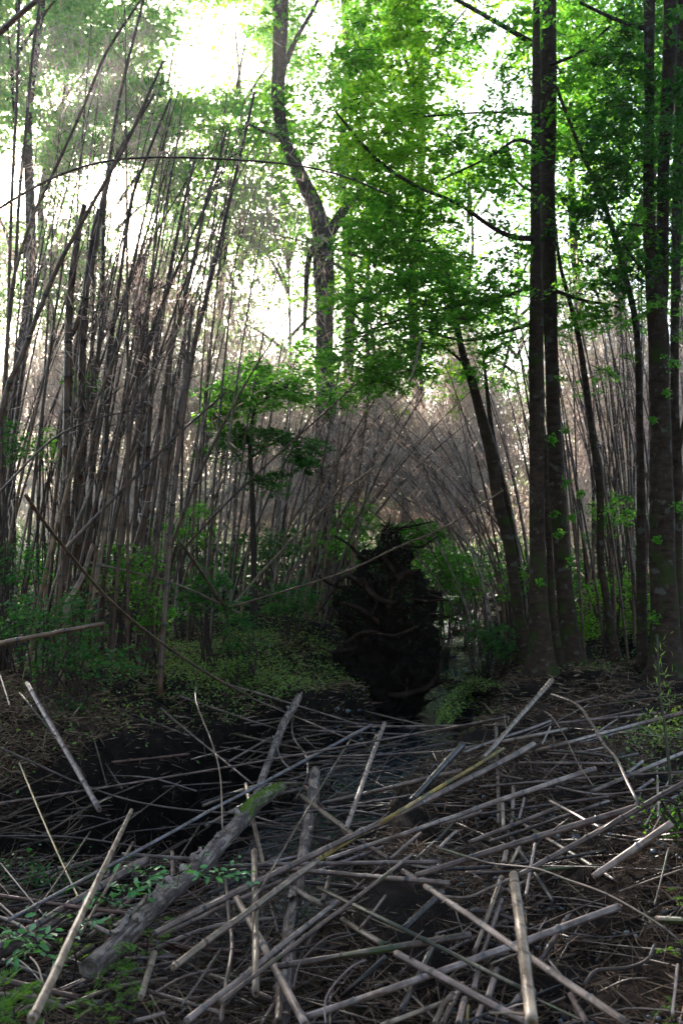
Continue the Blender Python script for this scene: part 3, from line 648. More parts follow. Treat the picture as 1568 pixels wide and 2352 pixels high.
# ------------------------------------------------------------------ labels that single out
ORD = ['first', 'second', 'third', 'fourth', 'fifth', 'sixth', 'seventh', 'eighth', 'ninth', 'tenth', 'eleventh', 'twelfth', 'thirteenth', 'fourteenth', 'fifteenth', 'sixteenth', 'seventeenth', 'eighteenth', 'nineteenth', 'twentieth']
LM = [('the mossy broken log', 470, 1960), ('the upright lichened log', 700, 1900), ('the yellow cane', 1000, 1830), ('the thick pale near-vertical cane', 1200, 2180), ('the foot of the tall beeches', 1250, 1600),
      ('the dark gully', 330, 1760), ('the creek bend', 950, 1640), ('the glossy-leaved shoot', 290, 2060), ('the mossy bank', 540, 1590), ('the upright green sapling', 1530, 1720), ('the gravelly slope', 1360, 2170),
      ('the right picture edge', 1560, 1900), ('the left picture edge', 10, 2150), ('the lower left corner', 30, 2330), ('the lower right corner', 1540, 2330), ('the bottom picture edge', 760, 2345), ('the root plate', 880, 1560),
      ('the mauve litter slope', 90, 1720), ('the short upright white cane', 840, 1780), ('the dark stub', 1000, 1780)]
def fallen_label(pix, wpx, colour):
    (x0, y0), (x1, y1) = pix[0], pix[-1]
    L = math.hypot(x1 - x0, y1 - y0)
    if x1 < x0: x0, y0, x1, y1 = x1, y1, x0, y0
    ang = math.degrees(math.atan2(y0 - y1, x1 - x0 + 1e-6))
    s = ('standing nearly upright' if abs(ang) > 68 else 'rising steeply rightward' if ang > 32 else 'rising gently rightward' if ang > 9 else 'lying nearly level' if ang > -9 else 'sloping down rightward' if ang > -35 else 'falling steeply rightward')
    ln = 'long' if L > 550 else 'short' if L < 180 else ''
    th = 'thin' if wpx < 6 else 'thick' if wpx > 12 else ''
    mx, my = sum(p[0] for p in pix) / len(pix), sum(p[1] for p in pix) / len(pix)
    d = sorted((math.hypot(mx - a, my - b), n, a, b) for n, a, b in LM)[0]
    dx, dy = mx - d[2], my - d[3]
    rel = ('beside' if d[0] < 60 else ('right of' if dx > 0 else 'left of') if abs(dx) > abs(dy) else ('below' if dy > 0 else 'above'))
    return ' '.join(f'{ln} {th} {colour} fallen cane {s} {rel} {d[1]}'.split()), my
PEND = []
def settle(pend, word='down'):
    by = {}
    for o, lab, key in pend: by.setdefault(lab, []).append((key, o))
    for lab, li in by.items():
        li.sort(key=lambda q: q[0])
        if len(li) == 1: li[0][1]['label'] = lab; continue
        for i, (k, o) in enumerate(li):
            o['label'] = (ORD[i] if i < 20 else f'{i+1}th') + f' {word}, ' + lab
CNAME = dict(grey='grey', pale='pale', blue='bluish grey', tan='tan', brown='brown', red='reddish', dark='dark', yellow='yellow', green='greenish')
NODEGAP = .32

# ------------------------------------------------------------------ the fallen canes, traced one by one
REG = {'A': (0, 1525), 'B': (505, 1525), 'C': (1017, 1525), 'D': (0, 1911), 'E': (505, 1911), 'F': (1017, 1911)}
def px(seq):
    out, r = [], None
    for q in seq:
        if isinstance(q, str): r = q; continue
        if r is None or r == '_': out.append(q)
        else: out.append((REG[r][0] + q[0] * .3515, REG[r][1] + q[1] * .3515))
    return out
FALL = []
def fc(col, w, *seq, w2=None, label=None, off=0.0): FALL.append((col, w * .3515, (w2 or w) * .3515, px(seq), label, off))
fc('grey', 10, 'B', (0, 120), (300, 190), (540, 280), (900, 395))
fc('grey', 10, 'B', (200, 220), (480, 350), (700, 440), (960, 540))
fc('grey', 10, 'B', (0, 545), (300, 600), (600, 610))
fc('grey', 12, 'A', (1170, 210), (1568, 370), 'B', (200, 390), (370, 425))
fc('grey', 12, 'B', (500, 430), (800, 465), (1340, 465))
fc('grey', 16, 'B', (830, 415), (1200, 418), (1568, 412), 'C', (400, 400))
fc('grey', 15, 'B', (570, 612), (1000, 622), (1200, 600), (1520, 570))
fc('grey', 13, 'B', (400, 600), (700, 608), (950, 622))
fc('grey', 14, 'B', (650, 640), (900, 636), (1080, 642))
fc('grey', 24, 'C', (0, 580), (200, 560), (400, 525), (600, 480), (800, 430))
fc('grey', 20, 'C', (130, 585), (350, 480), (560, 440), (700, 375))
fc('grey', 18, 'C', (-40, 445), (100, 425), (250, 385), (420, 350))
fc('grey', 18, 'C', (750, 390), (1100, 355), (1450, 320))
fc('grey', 24, 'C', (610, 570), (800, 530), (1000, 465), (1250, 400), (1568, 315), (1700, 290))
fc('brown', 18, 'C', (700, 570), (850, 580), (1050, 600), (1120, 620), (1270, 590))
fc('grey', 20, 'C', (500, 650), (800, 650), (1110, 655))
fc('grey', 14, 'C', (370, 730), (520, 755))
fc('grey', 15, 'C', (240, 805), (600, 770), (950, 745))
fc('grey', 16, 'C', (950, 745), (1200, 725), (1568, 710), (1700, 700))
fc('grey', 26, 'C', (970, 840), (1180, 750), (1350, 670), (1568, 585), (1650, 550))
fc('grey', 16, 'C', (740, 805), (900, 840), (1100, 855), (1568, 790))
fc('grey', 22, 'C', (345, 390), (350, 560), (365, 800), (365, 1050), off=-.06)
fc('tan', 24, 'C', (385, 900), (395, 1070))
fc('grey', 22, 'C', (460, 800), (450, 1050), off=-.04)
fc('grey', 18, 'C', (530, 880), (495, 1020))
fc('grey', 18, 'C', (250, 985), (500, 945), (800, 910), (1080, 870))
fc('pale', 30, 'C', (0, 1045), (250, 970))
fc('grey', 26, 'C', (170, 1170), (500, 1040), (760, 940))
fc('grey', 20, 'C', (300, 1165), (650, 1050), (900, 960), (1080, 900))
fc('grey', 16, 'B', (60, 640), (330, 485))
fc('grey', 14, 'B', (-20, 975), (150, 975))
fc('grey', 12, 'B', (400, 1000), (700, 940), (1100, 880), (1270, 855))
fc('grey', 26, 'B', (670, 915), (950, 860), (1250, 780), (1420, 715), 'C', (30, 725), (120, 700))
fc('grey', 22, 'C', (1200, 720), (1300, 640)); fc('grey', 20, 'C', (1270, 830), (1370, 760))
fc('grey', 16, 'C', (850, 260), (1050, 210)); fc('brown', 10, 'C', (900, 290), (1200, 240), (1568, 200))
fc('grey', 8, 'C', (540, 270), (680, 320), (780, 450), (880, 650), (980, 800), off=.1)
fc('brown', 9, 'C', (0, 500), (250, 520), (420, 560), off=.02)
fc('dark', 12, 'A', (250, 235), (400, 190)); fc('grey', 10, 'A', (1250, 625), (1400, 585), (1568, 540))
fc('grey', 12, 'A', (1050, 290), (1200, 440), (1400, 600), (1550, 720), 'B', (220, 790))
fc('tan', 10, 'A', (1280, 150), (1285, 260), (1390, 530), (1440, 740), (1455, 1100), off=.15)
fc('grey', 12, 'A', (-60, 520), (250, 660), (500, 775), (800, 880), (1100, 940), (1450, 975), (1600, 980), off=.1)
fc('grey', 28, 'A', (180, 130), (300, 350), (430, 560), (560, 790), (650, 960), w2=34, off=.12)
fc('brown', 10, 'A', (0, 60), (60, 240), (70, 290)); fc('brown', 8, 'A', (600, 440), (650, 600), (700, 800)); fc('brown', 9, 'A', (690, 650), (800, 820))
fc('brown', 12, 'A', (130, 190), (190, 240), (330, 400), (470, 600), (560, 740))
fc('yellow', 12, 'A', (130, 650), (200, 880), (260, 1040), (320, 1176), 'D', (400, 230), (510, 425), off=.1)
fc('grey', 14, 'A', (-60, 920), (200, 912), (700, 868), (1000, 825), (1568, 735), 'B', (270, 700), (550, 645), (1000, 550), (1350, 470), (1568, 425), 'C', (300, 370), (420, 350), off=.12)
fc('grey', 16, 'B', (1300, 330), (1460, 480), (1568, 330)) if False else None
fc('dark', 14, 'B', (470, 360), (480, 480), (560, 600), (570, 740), (490, 890), off=.05)
fc('blue', 12, 'B', (360, 500), (400, 620), (470, 700), off=.1)
fc('blue', 20, 'D', (60, 580), (270, 460), (650, 260), (900, 130), (1130, 0), 'A', (1200, 1050), (1400, 920), (1568, 850), 'B', (180, 820), (400, 710), (550, 630), (800, 500), (990, 400), off=.16)
fc('pale', 26, 'B', (1075, 390), (990, 590), (930, 780), (870, 960), (825, 1080), w2=32, off=.14)
fc('dark', 28, 'B', (1040, 450), (970, 590))
fc('dark', 30, 'B', (1240, 905), (1300, 860), (1450, 680), (1568, 550), 'C', (125, 535), w2=44, off=.1)
fc('brown', 12, 'B', (850, 500), (760, 620), (650, 790), (540, 970), (430, 1176), 'E', (350, 240), (200, 480), off=.2)
fc('tan', 34, 'B', (530, 870), (650, 960), (760, 1030), (880, 1130), off=.04)
fc('tan', 26, 'B', (170, 790), (190, 930), (250, 1150), 'E', (270, 100), (300, 200), (290, 280))
fc('grey', 26, 'D', (1260, 232), (1568, 220), 'E', (240, 212), (480, 203), (720, 196), (1300, 195), (1430, 200))
fc('grey', 24, 'D', (800, 150), (1000, 160), (1270, 182))
fc('grey', 32, 'E', (200, 235), (740, 250), (900, 280), (1150, 300), (1500, 340))
fc('grey', 24, 'E', (560, 330), (700, 342), (880, 365))
fc('grey', 26, 'D', (1030, 690), (1300, 570), 'E', (0, 470), (280, 360), (620, 230))
fc('grey', 34, 'D', (1000, 675), (1300, 520), (1568, 385), 'E', (400, 260), (700, 130), (1000, 10), 'B', (1070, 1090), (1350, 960), (1568, 840), 'C', (150, 815), (350, 712), (500, 620), (590, 530), w2=38, off=.10, label='longest pale mauve-grey cane running up beside the yellow cane to a broken tip')
fc('yellow', 28, 'E', (640, 190), (740, 110), (840, 60), 'B', (870, 1130), (1000, 1070), (1170, 980), (1350, 870), (1568, 740), 'C', (200, 700), (300, 625), (395, 555), w2=20, off=.15, label='yellow-green mossy cane rising diagonally across the tangle')
fc('tan', 42, 'D', (1130, 895), (1280, 750), (1400, 650), (1568, 560), 'E', (270, 450), (380, 370), (500, 290), (640, 190), w2=36, off=.15, label='stout tan cane with a ragged pale end, continuing the yellow cane downward')
fc('pale', 26, 'E', (700, 185), (960, 90), (1270, 5), 'B', (1400, 1040), (1568, 1000), 'C', (300, 900), (600, 812), (800, 740), (990, 690), w2=34, off=.07)
fc('grey', 34, 'E', (1280, 290), (1568, 195), 'F', (200, 140), (450, 60), (700, -15), 'C', (1000, 1010), (1270, 940), w2=42, off=.06)
fc('brown', 30, 'F', (500, 285), (620, 225), (800, 130), (1050, 0), 'C', (1070, 1080), (1250, 980), (1380, 890), (1568, 790), (1650, 740), off=.1, w2=36)
fc('grey', 20, 'C', (700, 900), (850, 980), (930, 1040), (1040, 1080), off=.1)
fc('pale', 40, 'F', (980, 300), (1200, 150), (1390, 20), 'C', (1490, 1050), off=.1, w2=46)
fc('grey', 18, 'C', (710, 200), (870, 265), (960, 380), (1050, 530), (1130, 620), (1200, 770), (1280, 925), off=.16)
fc('tan', 26, 'C', (260, 620), (340, 560), (420, 450), (510, 340), (640, 200), (710, 110), off=.14, w2=30)
fc('pale', 12, 'C', (645, 530), (660, 490), (700, 410), off=.1)
fc('green', 14, 'C', (1495, 850), (1490, 700), (1470, 500), (1440, 230), off=.3) if False else None
fc('grey', 24, 'E', (-60, 1080), (0, 1254), off=-.1) if False else None
# lower left
fc('red', 22, 'D', (-60, 410), (200, 460), (400, 500), (700, 530), (900, 545))
fc('red', 26, 'D', (-60, 560), (220, 595)); fc('grey', 22, 'D', (-60, 540), (120, 610), (340, 760))
fc('grey', 40, 'D', (-60, 790), (200, 640), (400, 500), (560, 410), (700, 330), (900, 220), (960, 190), w2=50, off=-.02)
fc('tan', 22, 'D', (520, 680), (590, 560), (700, 400), (800, 220), (870, 70), w2=16, off=.1)
fc('red', 34, 'D', (-60, 955), (270, 1035), (520, 1090)); fc('grey', 24, 'D', (-60, 1060), (240, 1090), (420, 1150))
fc('dark', 10, 'D', (200, 570), (300, 450), (480, 200), (590, 0), off=.15)
fc('dark', 10, 'D', (0, 200), (180, 430), (300, 560), off=.02); fc('grey', 14, 'D', (0, 470), (100, 560))
fc('tan', 60, 'D', (210, 1240), (370, 950), (450, 720), (580, 420), (700, 200), (800, 0), 'A', (860, 960), w2=22, off=.22, label='tall tan cane slanting up from the lower left corner in front of the glossy-leaved shoot')
fc('grey', 30, 'D', (560, 590), (740, 680)); fc('tan', 40, 'D', (920, 1090), (980, 900), (1010, 800), off=.02)
fc('grey', 18, 'D', (820, 830), (1150, 820)); fc('grey', 20, 'D', (740, 940), (1000, 870), (1200, 840)); fc('grey', 24, 'D', (880, 1240), (1080, 1190))
fc('brown', 16, 'D', (1180, 1150), (1300, 1000), (1440, 770), off=.08); fc('dark', 12, 'D', (100, 820), (200, 900), (290, 1010)); fc('grey', 12, 'D', (200, 820), (250, 880), (290, 1010), off=.05)
fc('grey', 26, 'D', (1470, 300), (1490, 480), 'E', (60, 560), (80, 750), (40, 1000), (5, 1260), off=.03)
fc('pale', 42, 'D', (1220, 1240), (1400, 1110), (1568, 1010), 'E', (200, 930), (380, 760), (500, 660), (620, 570), (770, 460), w2=30, off=.08)
fc('grey', 16, 'D', (1000, 1060), (1200, 950), (1420, 900)); fc('grey', 22, 'D', (960, 1040), (1200, 1100), (1450, 1190)); fc('dark', 20, 'D', (20, 840), (150, 900), (330, 960))
# lower middle
fc('pale', 42, 'E', (110, 440), (200, 580), (280, 700), (340, 850), (400, 960), (480, 1130), (560, 1270), w2=50, off=.06)
fc('tan', 38, 'E', (225, 130), (240, 400), (240, 700), (235, 1070), w2=44, off=.12)
fc('brown', 30, 'E', (0, 1120), (200, 960), (400, 810), (700, 590), (900, 450), (1100, 290), (1250, 150), w2=20, off=.16)
fc('brown', 38, 'E', (380, 885), (700, 830), (1000, 780), (1300, 730), (1568, 685), 'F', (180, 680), w2=42, off=.08)
fc('pale', 40, 'E', (550, 1222), (900, 1130), (1150, 1060), (1370, 990), (1568, 920), 'F', (220, 860), (420, 800), (560, 750), (700, 690), (800, 640), (950, 570), (1150, 495), w2=44, off=.04)
fc('pale', 36, 'E', (1340, 360), (1568, 510), 'F', (150, 520), (300, 640), (500, 790), (620, 850), (780, 980), (950, 1090), (1200, 1260), w2=46, off=.12, label='long pale cane falling from the tangle middle to the lower right corner')
fc('grey', 34, 'E', (1195, 262), (1270, 305), (1350, 325)); fc('green', 24, 'E', (640, 370), (900, 470), (1100, 570), (1350, 700), (1568, 810), 'F', (200, 870), (520, 1030), w2=28, off=.1)
fc('brown', 36, 'E', (800, 580), (900, 650), (1000, 700), (1080, 750)); fc('grey', 44, 'E', (1150, 800), (1300, 880), (1450, 940), (1568, 1010), 'F', (200, 1070), (350, 1160), (560, 1260), off=.1)
fc('tan', 40, 'E', (490, 380), (600, 450), (680, 480)); fc('grey', 28, 'E', (720, 285), (670, 460), off=.05); fc('grey', 20, 'E', (1310, 10), (1200, 90), (1110, 180))
fc('grey', 24, 'E', (860, 400), (930, 330), (1050, 230)); fc('grey', 16, 'E', (1080, 420), (1000, 530), (910, 640), off=.06); fc('grey', 26, 'E', (940, 75), (1100, 175))
fc('pale', 12, 'E', (690, 1250), (685, 1120), (730, 1020), (850, 890), (950, 840), off=.1); fc('grey', 10, 'E', (480, 1020), (530, 850), (700, 690), (850, 660), off=.12)
fc('tan', 28, 'E', (1050, 1270), (1300, 1180), (1510, 1100)); fc('grey', 20, 'E', (1430, 110), (1540, 0), 'B', (1568, 1130)); fc('tan', 30, 'E', (1400, 1260), (1460, 1130), (1520, 1060))
fc('pale', 34, 'E', (1450, 1260), (1520, 1120), (1580, 1000), off=-.05); fc('dark', 30, 'E', (800, 1080), (950, 950), (1080, 820)); fc('dark', 40, 'E', (1200, 640), (1330, 520), (1450, 400)); fc('dark', 34, 'E', (1180, 1180), (1300, 950), (1420, 690))
fc('tan', 50, 'E', (400, 1040), (395, 1150), (380, 1260)); fc('grey', 34, 'E', (700, 485), (770, 445)); fc('grey', 20, 'E', (270, 1254), (350, 1130))
# lower right
fc('tan', 56, 'F', (460, 290), (480, 420), (520, 620), (545, 800), (565, 1000), (580, 1270), w2=76, off=.26, label='thick pale tan cane standing nearly upright from the bottom edge with a cut top')
fc('pale', 18, 'F', (600, 80), (570, 230), (540, 420)); fc('grey', 30, 'F', (412, 130), (395, 210)); fc('tan', 20, 'F', (500, 100), (440, 210))
fc('tan', 28, 'F', (380, 300), (330, 480), (280, 620), (200, 800), off=-.02); fc('pale', 30, 'F', (380, 450), (320, 640), (240, 850), off=-.04)
fc('brown', 14, 'F', (-40, 100), (180, 170), (330, 210), (600, 240), (800, 310), (1000, 380), (1150, 450), (1400, 600), (1550, 720), off=.1)
fc('grey', 32, 'F', (830, 540), (720, 700), (630, 860)); fc('grey', 34, 'F', (830, 1070), (940, 1260)); fc('tan', 12, 'F', (1150, 390), (1400, 290), (1568, 245), off=.05)
fc('grey', 40, 'F', (350, 910), (290, 1100)); fc('pale', 36, 'F', (500, 1080), (430, 1170)); fc('pale', 36, 'F', (230, 900), (200, 1040)); fc('pale', 40, 'F', (140, 1100), (100, 1260)); fc('yellow', 22, 'F', (165, 1140), (155, 1260)); fc('grey', 34, 'F', (250, 1150), (210, 1260))
fc('brown', 20, 'F', (920, 1000), (1000, 910), (1200, 890), (1330, 840), (1380, 740), off=.06); fc('pale', 16, 'F', (1530, 870), (1520, 1000), (1495, 1200), off=.15); fc('brown', 10, 'F', (1470, 110), (1440, 280), (1380, 480), off=.15)
fc('brown', 44, 'F', (1400, 578), (1568, 585), (1640, 590), off=.05); fc('tan', 16, 'F', (-20, 420), (150, 430), (300, 370), (430, 310), off=.04); fc('brown', 10, 'F', (560, 640), (760, 550), (1050, 430), off=.03)
fc('grey', 12, 'F', (680, 1130), (800, 1080)); fc('brown', 20, 'F', (-60, 730), (100, 810), (300, 920), (520, 1040)) if False else None
fc('grey', 20, 'F', (860, 1060), (740, 900), (680, 830)); fc('dark', 24, 'F', (260, 1210), (430, 1254)); fc('brown', 16, 'F', (600, 1090), (760, 1160), (920, 1240))
fc('red', 36, 'F', (-40, 955), (60, 1000), (200, 1060)) if False else None
nfall = 0
def put_fallen(col, w1, w2, pix, label, off, jit=0.0, gap=NODEGAP):
    global nfall
    A = np.array(pix, float); ch = A[-1] - A[0]; Lc = np.linalg.norm(ch); nn = np.array([-ch[1], ch[0]]) / Lc
    dv = (A - A[0]) @ nn
    if len(A) > 2 and np.abs(dv).max() / Lc < .045: A = A - (dv * .8)[:, None] * nn; pix = [tuple(q) for q in A]
    P = [np.array(hit(u, v, off + .06)) for u, v in pix]
    # a cane is stiff: it runs straight between its ends and only bends up over what lies under it
    a_, b_ = P[0], P[-1]; c0 = np.array(CAM)
    for i in range(1, len(P) - 1):
        d = P[i] - c0; th = np.linalg.norm(d); d /= th; e = b_ - a_; w0 = c0 - a_
        B_, C_, D_, E_ = d @ e, e @ e, d @ w0, e @ w0; den = C_ - B_*B_
        if den > .02 * C_:
            tl = (B_*E_ - C_*D_) / den; t_ = min(tl, th); t_ = max(t_, th - .5); P[i] = c0 + d * t_
    if len(P) == 2: P.insert(1, (P[0] + P[1]) / 2)
    # a cane is stiff: ease the bumps of the ground out of its depth
    Ls = np.concatenate([[0], np.cumsum([np.linalg.norm(P[i+1] - P[i]) for i in range(len(P)-1)])])
    R = [np.interp(i / (len(P)-1), [0, 1], [w1, w2]) * np.linalg.norm(p - np.array(CAM)) / F / 2 for i, p in enumerate(P)]
    SP = smoothpath(P, 5); SR = np.interp(np.linspace(0, 1, len(SP)), np.linspace(0, 1, len(P)), R)
    lift = float(np.mean(SR)); SP[:, 2] += lift * .3
    o = tube_obj('fallen_cane', SP, SR, M[col], sides=9 if w1 > 8 else 6, joint=gap * random.uniform(.7, 1.2) if len(SP) > 3 else None, stubs=random.randrange(0, 4))
    tag(o, None, 'cane', 'fallen canes lying across the creek'); o['colour'] = 0; del o['colour']
    lab, my = fallen_label(pix, (w1 + w2) / 2, CNAME[col])
    if label: o['label'] = label
    else: PEND.append((o, lab, my))
    nfall += 1; return o
for q in FALL: put_fallen(*q)
# the layer underneath: thinner canes that fill the tangle
for k in range(130):
    r = random.random()
    if r < .45: u = random.uniform(560, 1560); v = random.uniform(1640, 2000)
    elif r < .9: u = random.uniform(0, 1250); v = random.uniform(1990, 2340)
    else: u = random.uniform(300, 900); v = random.uniform(1660, 1900)
    a = math.radians(random.gauss(14, 18) if random.random() < .7 else random.uniform(-70, 110)); 
    Lp = random.uniform(120, 420) * (1 if v > 1850 else .8); wp = random.choice([4, 5, 6, 8, 10]) * (1.0 if v > 1900 else .65)
    dx, dy = math.cos(a) * Lp / 2, -math.sin(a) * Lp / 2 * (.35 + .65 * (v - 1600) / 740)
    bend = random.gauss(0, .04) * Lp
    pix = [(u - dx, v - dy), (u, v + bend), (u + dx, v + dy)]
    if min(p[1] for p in pix) < 1590: continue
    put_fallen(random.choice(['grey', 'grey', 'grey', 'brown', 'tan', 'dark', 'dark', 'pale', 'red']), wp, wp * random.uniform(.7, 1.1), pix, None, random.uniform(-.16, -.03))
settle(PEND)
# what lies deeper in the tangle, past the 300 canes that show largest
parts = []; UV = []
for k in range(640):
    u, v = random.uniform(-40, 1600), random.uniform(1625, 2370)
    if 180 < u < 620 and 1640 < v < 1960 and random.random() < .85: continue
    if v < 1760 and u < 560: continue
    a = math.radians(random.gauss(14, 22) if random.random() < .8 else random.uniform(-60, 80)); Lp = random.uniform(120, 420); wp = random.uniform(2.5, 7) * (.55 + .45 * (v - 1600) / 700)
    dx, dy = math.cos(a) * Lp / 2, -math.sin(a) * Lp / 2 * (.35 + .65 * (v - 1600) / 740)
    if v - abs(dy) < 1605: continue
    of = random.uniform(-.16, -.005); A_, B_ = np.array(hit(u - dx, v - dy, of)), np.array(hit(u + dx, v + dy, of + random.uniform(-.05, .05)))
    if np.linalg.norm(A_ - B_) > 3: continue
    mid = (A_ + B_) / 2 + rng.normal(0, .02, 3); r = wp * np.linalg.norm(mid - np.array(CAM)) / F / 2
    V, f_, uv = tube(smoothpath([A_, mid, B_], 4), np.linspace(r, r * .8, 9), 5, .28); parts.append((V, f_)); UV.append(uv + random.random() * 40)
V, Fa = combine(parts)
tag(link('cane_debris', mesh_np('cane_debris', V, Fa, M['brown2'], np.vstack(UV), True)), kind='stuff')

# fine dead twigs caught in the tangle
n = 9000
u = rng.uniform(-50, 1620, n); v = rng.uniform(1620, 2400, n); Cc = np.array([np.array(hit(a, b, random.uniform(-.14, .015))) for a, b in zip(u, v)])
D = unit(rng.normal(0, 1, (n, 3)) * np.array([1, .7, .45]))
k_ = ~((u > 190) & (u < 640) & (v > 1640) & (v < 1970) & (rng.random(n) < .85)); Cc = Cc[k_]; D = D[k_]; n = len(Cc)
V, Fa = strands(Cc, D, rng.uniform(.08, .5, n), rng.uniform(.002, .008, n))
tag(link('dead_twigs', mesh_np('dead_twigs', V, Fa, M['litter'])), kind='stuff')

# ------------------------------------------------------------------ logs in the tangle
def log(name, pts, w, label, mat, off=.06, knots=0, moss_at=None):
    P = [np.array(hit(a, b, off)) for a, b in pts]
    R = [w[i] * np.linalg.norm(p - np.array(CAM)) / F / 2 for i, p in enumerate(P)]
    t = empty(name, Vector(P[-1]), label, 'log', None); org = P[-1]
    SP = smoothpath(P, 7); SR = np.interp(np.linspace(0, 1, len(SP)), np.linspace(0, 1, len(P)), R)
    SR = SR * (1 + .05 * np.sin(np.arange(len(SR)) * 1.7)); SR[0] *= .82
    tube_obj('log_body', SP - org, SR, mat, t, 16, lump=.12)
    # slivers of bark that stand off the wood, and knobs where limbs broke
    for k in range(knots):
        i = random.randrange(2, len(SP) - 2); d = unit((SP[i+1] - SP[i])[None])[0]
        side = np.cross(d, [0, 0, 1]); side /= np.linalg.norm(side); a = random.uniform(.8, 2.6)
        nrm = math.cos(a) * side * -1 + math.sin(a) * np.array([0, 0, 1.])
        c = SP[i] + nrm * SR[i] * .97
        if k % 3 == 0:
            tube_obj('broken_knot', np.array([c - nrm*.02, c + nrm * .015, c + nrm * .03]) - org, [.022, .018, .008], M['pale'], t, 7)
        else:
            L = random.uniform(.03, .10); W = random.uniform(.008, .018); tt = np.cross(d, nrm); V = []
            for s in np.linspace(-1, 1, 5):
                for q in (-1, 0, 1):
                    V.append(c + d*L*s + tt*W*q*(1 - .5*s*s) + nrm*(.006 + .012*(1 - abs(q)) * 1.0 + .012*s*s) + d*random.uniform(-.01, .01))
            Fc = [(i2*3+j2, i2*3+j2+1, i2*3+j2+4, i2*3+j2+3) for i2 in range(4) for j2 in range(2)]
            link('bark_plate', mesh_np('bark_plate', np.array(V) - org, Fc, M['bark_plate']), t)
    if moss_at:
        n = 3200; i = rng.choice(range(*moss_at), n); a = rng.uniform(.2, 2.9, n)
        d = unit(np.gradient(SP, axis=0))[i]; sd_ = unit(np.cross(d, [0, 0, 1.]))
        nr = np.cos(a)[:, None]*sd_ + np.sin(a)[:, None]*np.array([0, 0, 1.])
        c = SP[i] + nr*SR[i][:, None]*1.03 + d*rng.normal(0, .05, (n, 1))
        V, Fa = strands(c, unit(nr + rng.normal(0, .5, (n, 3))), rng.uniform(.01, .03, n), np.full(n, .005))
        tag(link('moss', mesh_np('moss', V - org, Fa, M['moss']), t), kind='stuff')
    return t
M['bark_plate'] = simplemat('pale_bark', (.10, .065, .05), (.42, .33, .28), 30, .7, .5)
log('broken_log', [(648, 1808), (590, 1845), (540, 1901), (505, 1937), (456, 1992), (387, 2055), (327, 2110), (274, 2164), (205, 2226)], [25, 33, 35, 36, 37, 38, 40, 42, 43], 'thick broken log with peeling pale bark and a mossy upper end, slanting across the gully', M['log'], .16, 26, (2, 12))
log('lichened_log', [(723, 1768), (719, 1824), (712, 1877), (700, 1938), (690, 2016), (675, 2080), (662, 2140), (664, 2200), (650, 2298), (640, 2370)], [22, 27, 27, 27, 28, 27, 26, 30, 28, 30], 'upright-lying grey lichened log running down the middle under the canes', M['log'], .02, 8)
log('propped_log', [(688, 1597), (672, 1628), (655, 1655), (632, 1712), (611, 1765), (590, 1825), (584, 1845)], [15, 17, 17, 17, 17, 17, 17], 'grey mottled branch log propped steeply from the gully onto the mossy bank', M['log'], .14, 3)
log('sunken_log', [(330, 1978), (270, 2010), (215, 2055), (150, 2110), (60, 2165), (-30, 2200)], [16, 20, 22, 22, 24, 24], 'dark slanting log sunk in the gully behind the glossy-leaved shoot', M['log'], -.05, 3)

# ------------------------------------------------------------------ root plate of the fallen tree
YR = 12.6
t = empty('uprooted_root_plate', foot(880, YR), 'towering black root plate of an uprooted tree standing beside the creek', 'tree root plate'); org = np.array(t.location)
OUT = [(1198, 893, 3), (1215, 893, 13), (1240, 894, 19), (1258, 889, 26), (1266, 882, 48), (1284, 882, 56), (1305, 888, 50), (1318, 890, 62), (1345, 885, 78), (1370, 886, 88), (1410, 890, 97), (1450, 894, 108), (1500, 898, 120), (1540, 896, 116), (1575, 880, 108), (1605, 866, 100), (1650, 850, 96), (1690, 845, 92)]
ns = 64; rows = []
vs = np.linspace(1205, 1690, 90)
for v in vs:
    c = np.interp(v, [q[0] for q in OUT], [q[1] for q in OUT]); r = np.interp(v, [q[0] for q in OUT], [q[2] for q in OUT])
    p = at(c, v, YR); r = r * YR / F
    row = []
    for k in range(ns):
        a = 2*PI*k/ns; x, y = math.cos(a), math.sin(a)
        q = Vector((p.x + r*x, YR + min(r, .45)*y*.9, p.z))
        nn = mnoise.fractal((q.x*2.6, q.y*2.6, q.z*2.6), .9, 2.1, 5) * .17 + (abs(mnoise.noise((q.x*5, q.y*5, q.z*5))) - .2) * .22 + mnoise.fractal((q.x*11, q.y*11, q.z*11), .7, 2.2, 4) * .08
        f = min(1, r / .32)
        row.append((q.x + x*nn*f, q.y + y*nn*f, q.z + .3*nn*f))
    rows.append(row)
V = np.array(rows).reshape(-1, 3); i, j = np.meshgrid(np.arange(len(vs)-1), np.arange(ns), indexing='ij')
Fa = np.stack([i*ns + j, (i+1)*ns + j, (i+1)*ns + (j+1) % ns, i*ns + (j+1) % ns], 2).reshape(-1, 4)
link('root_earth', mesh_np('root_earth', V - org, Fa, M['earth_root'], smooth=True), t)
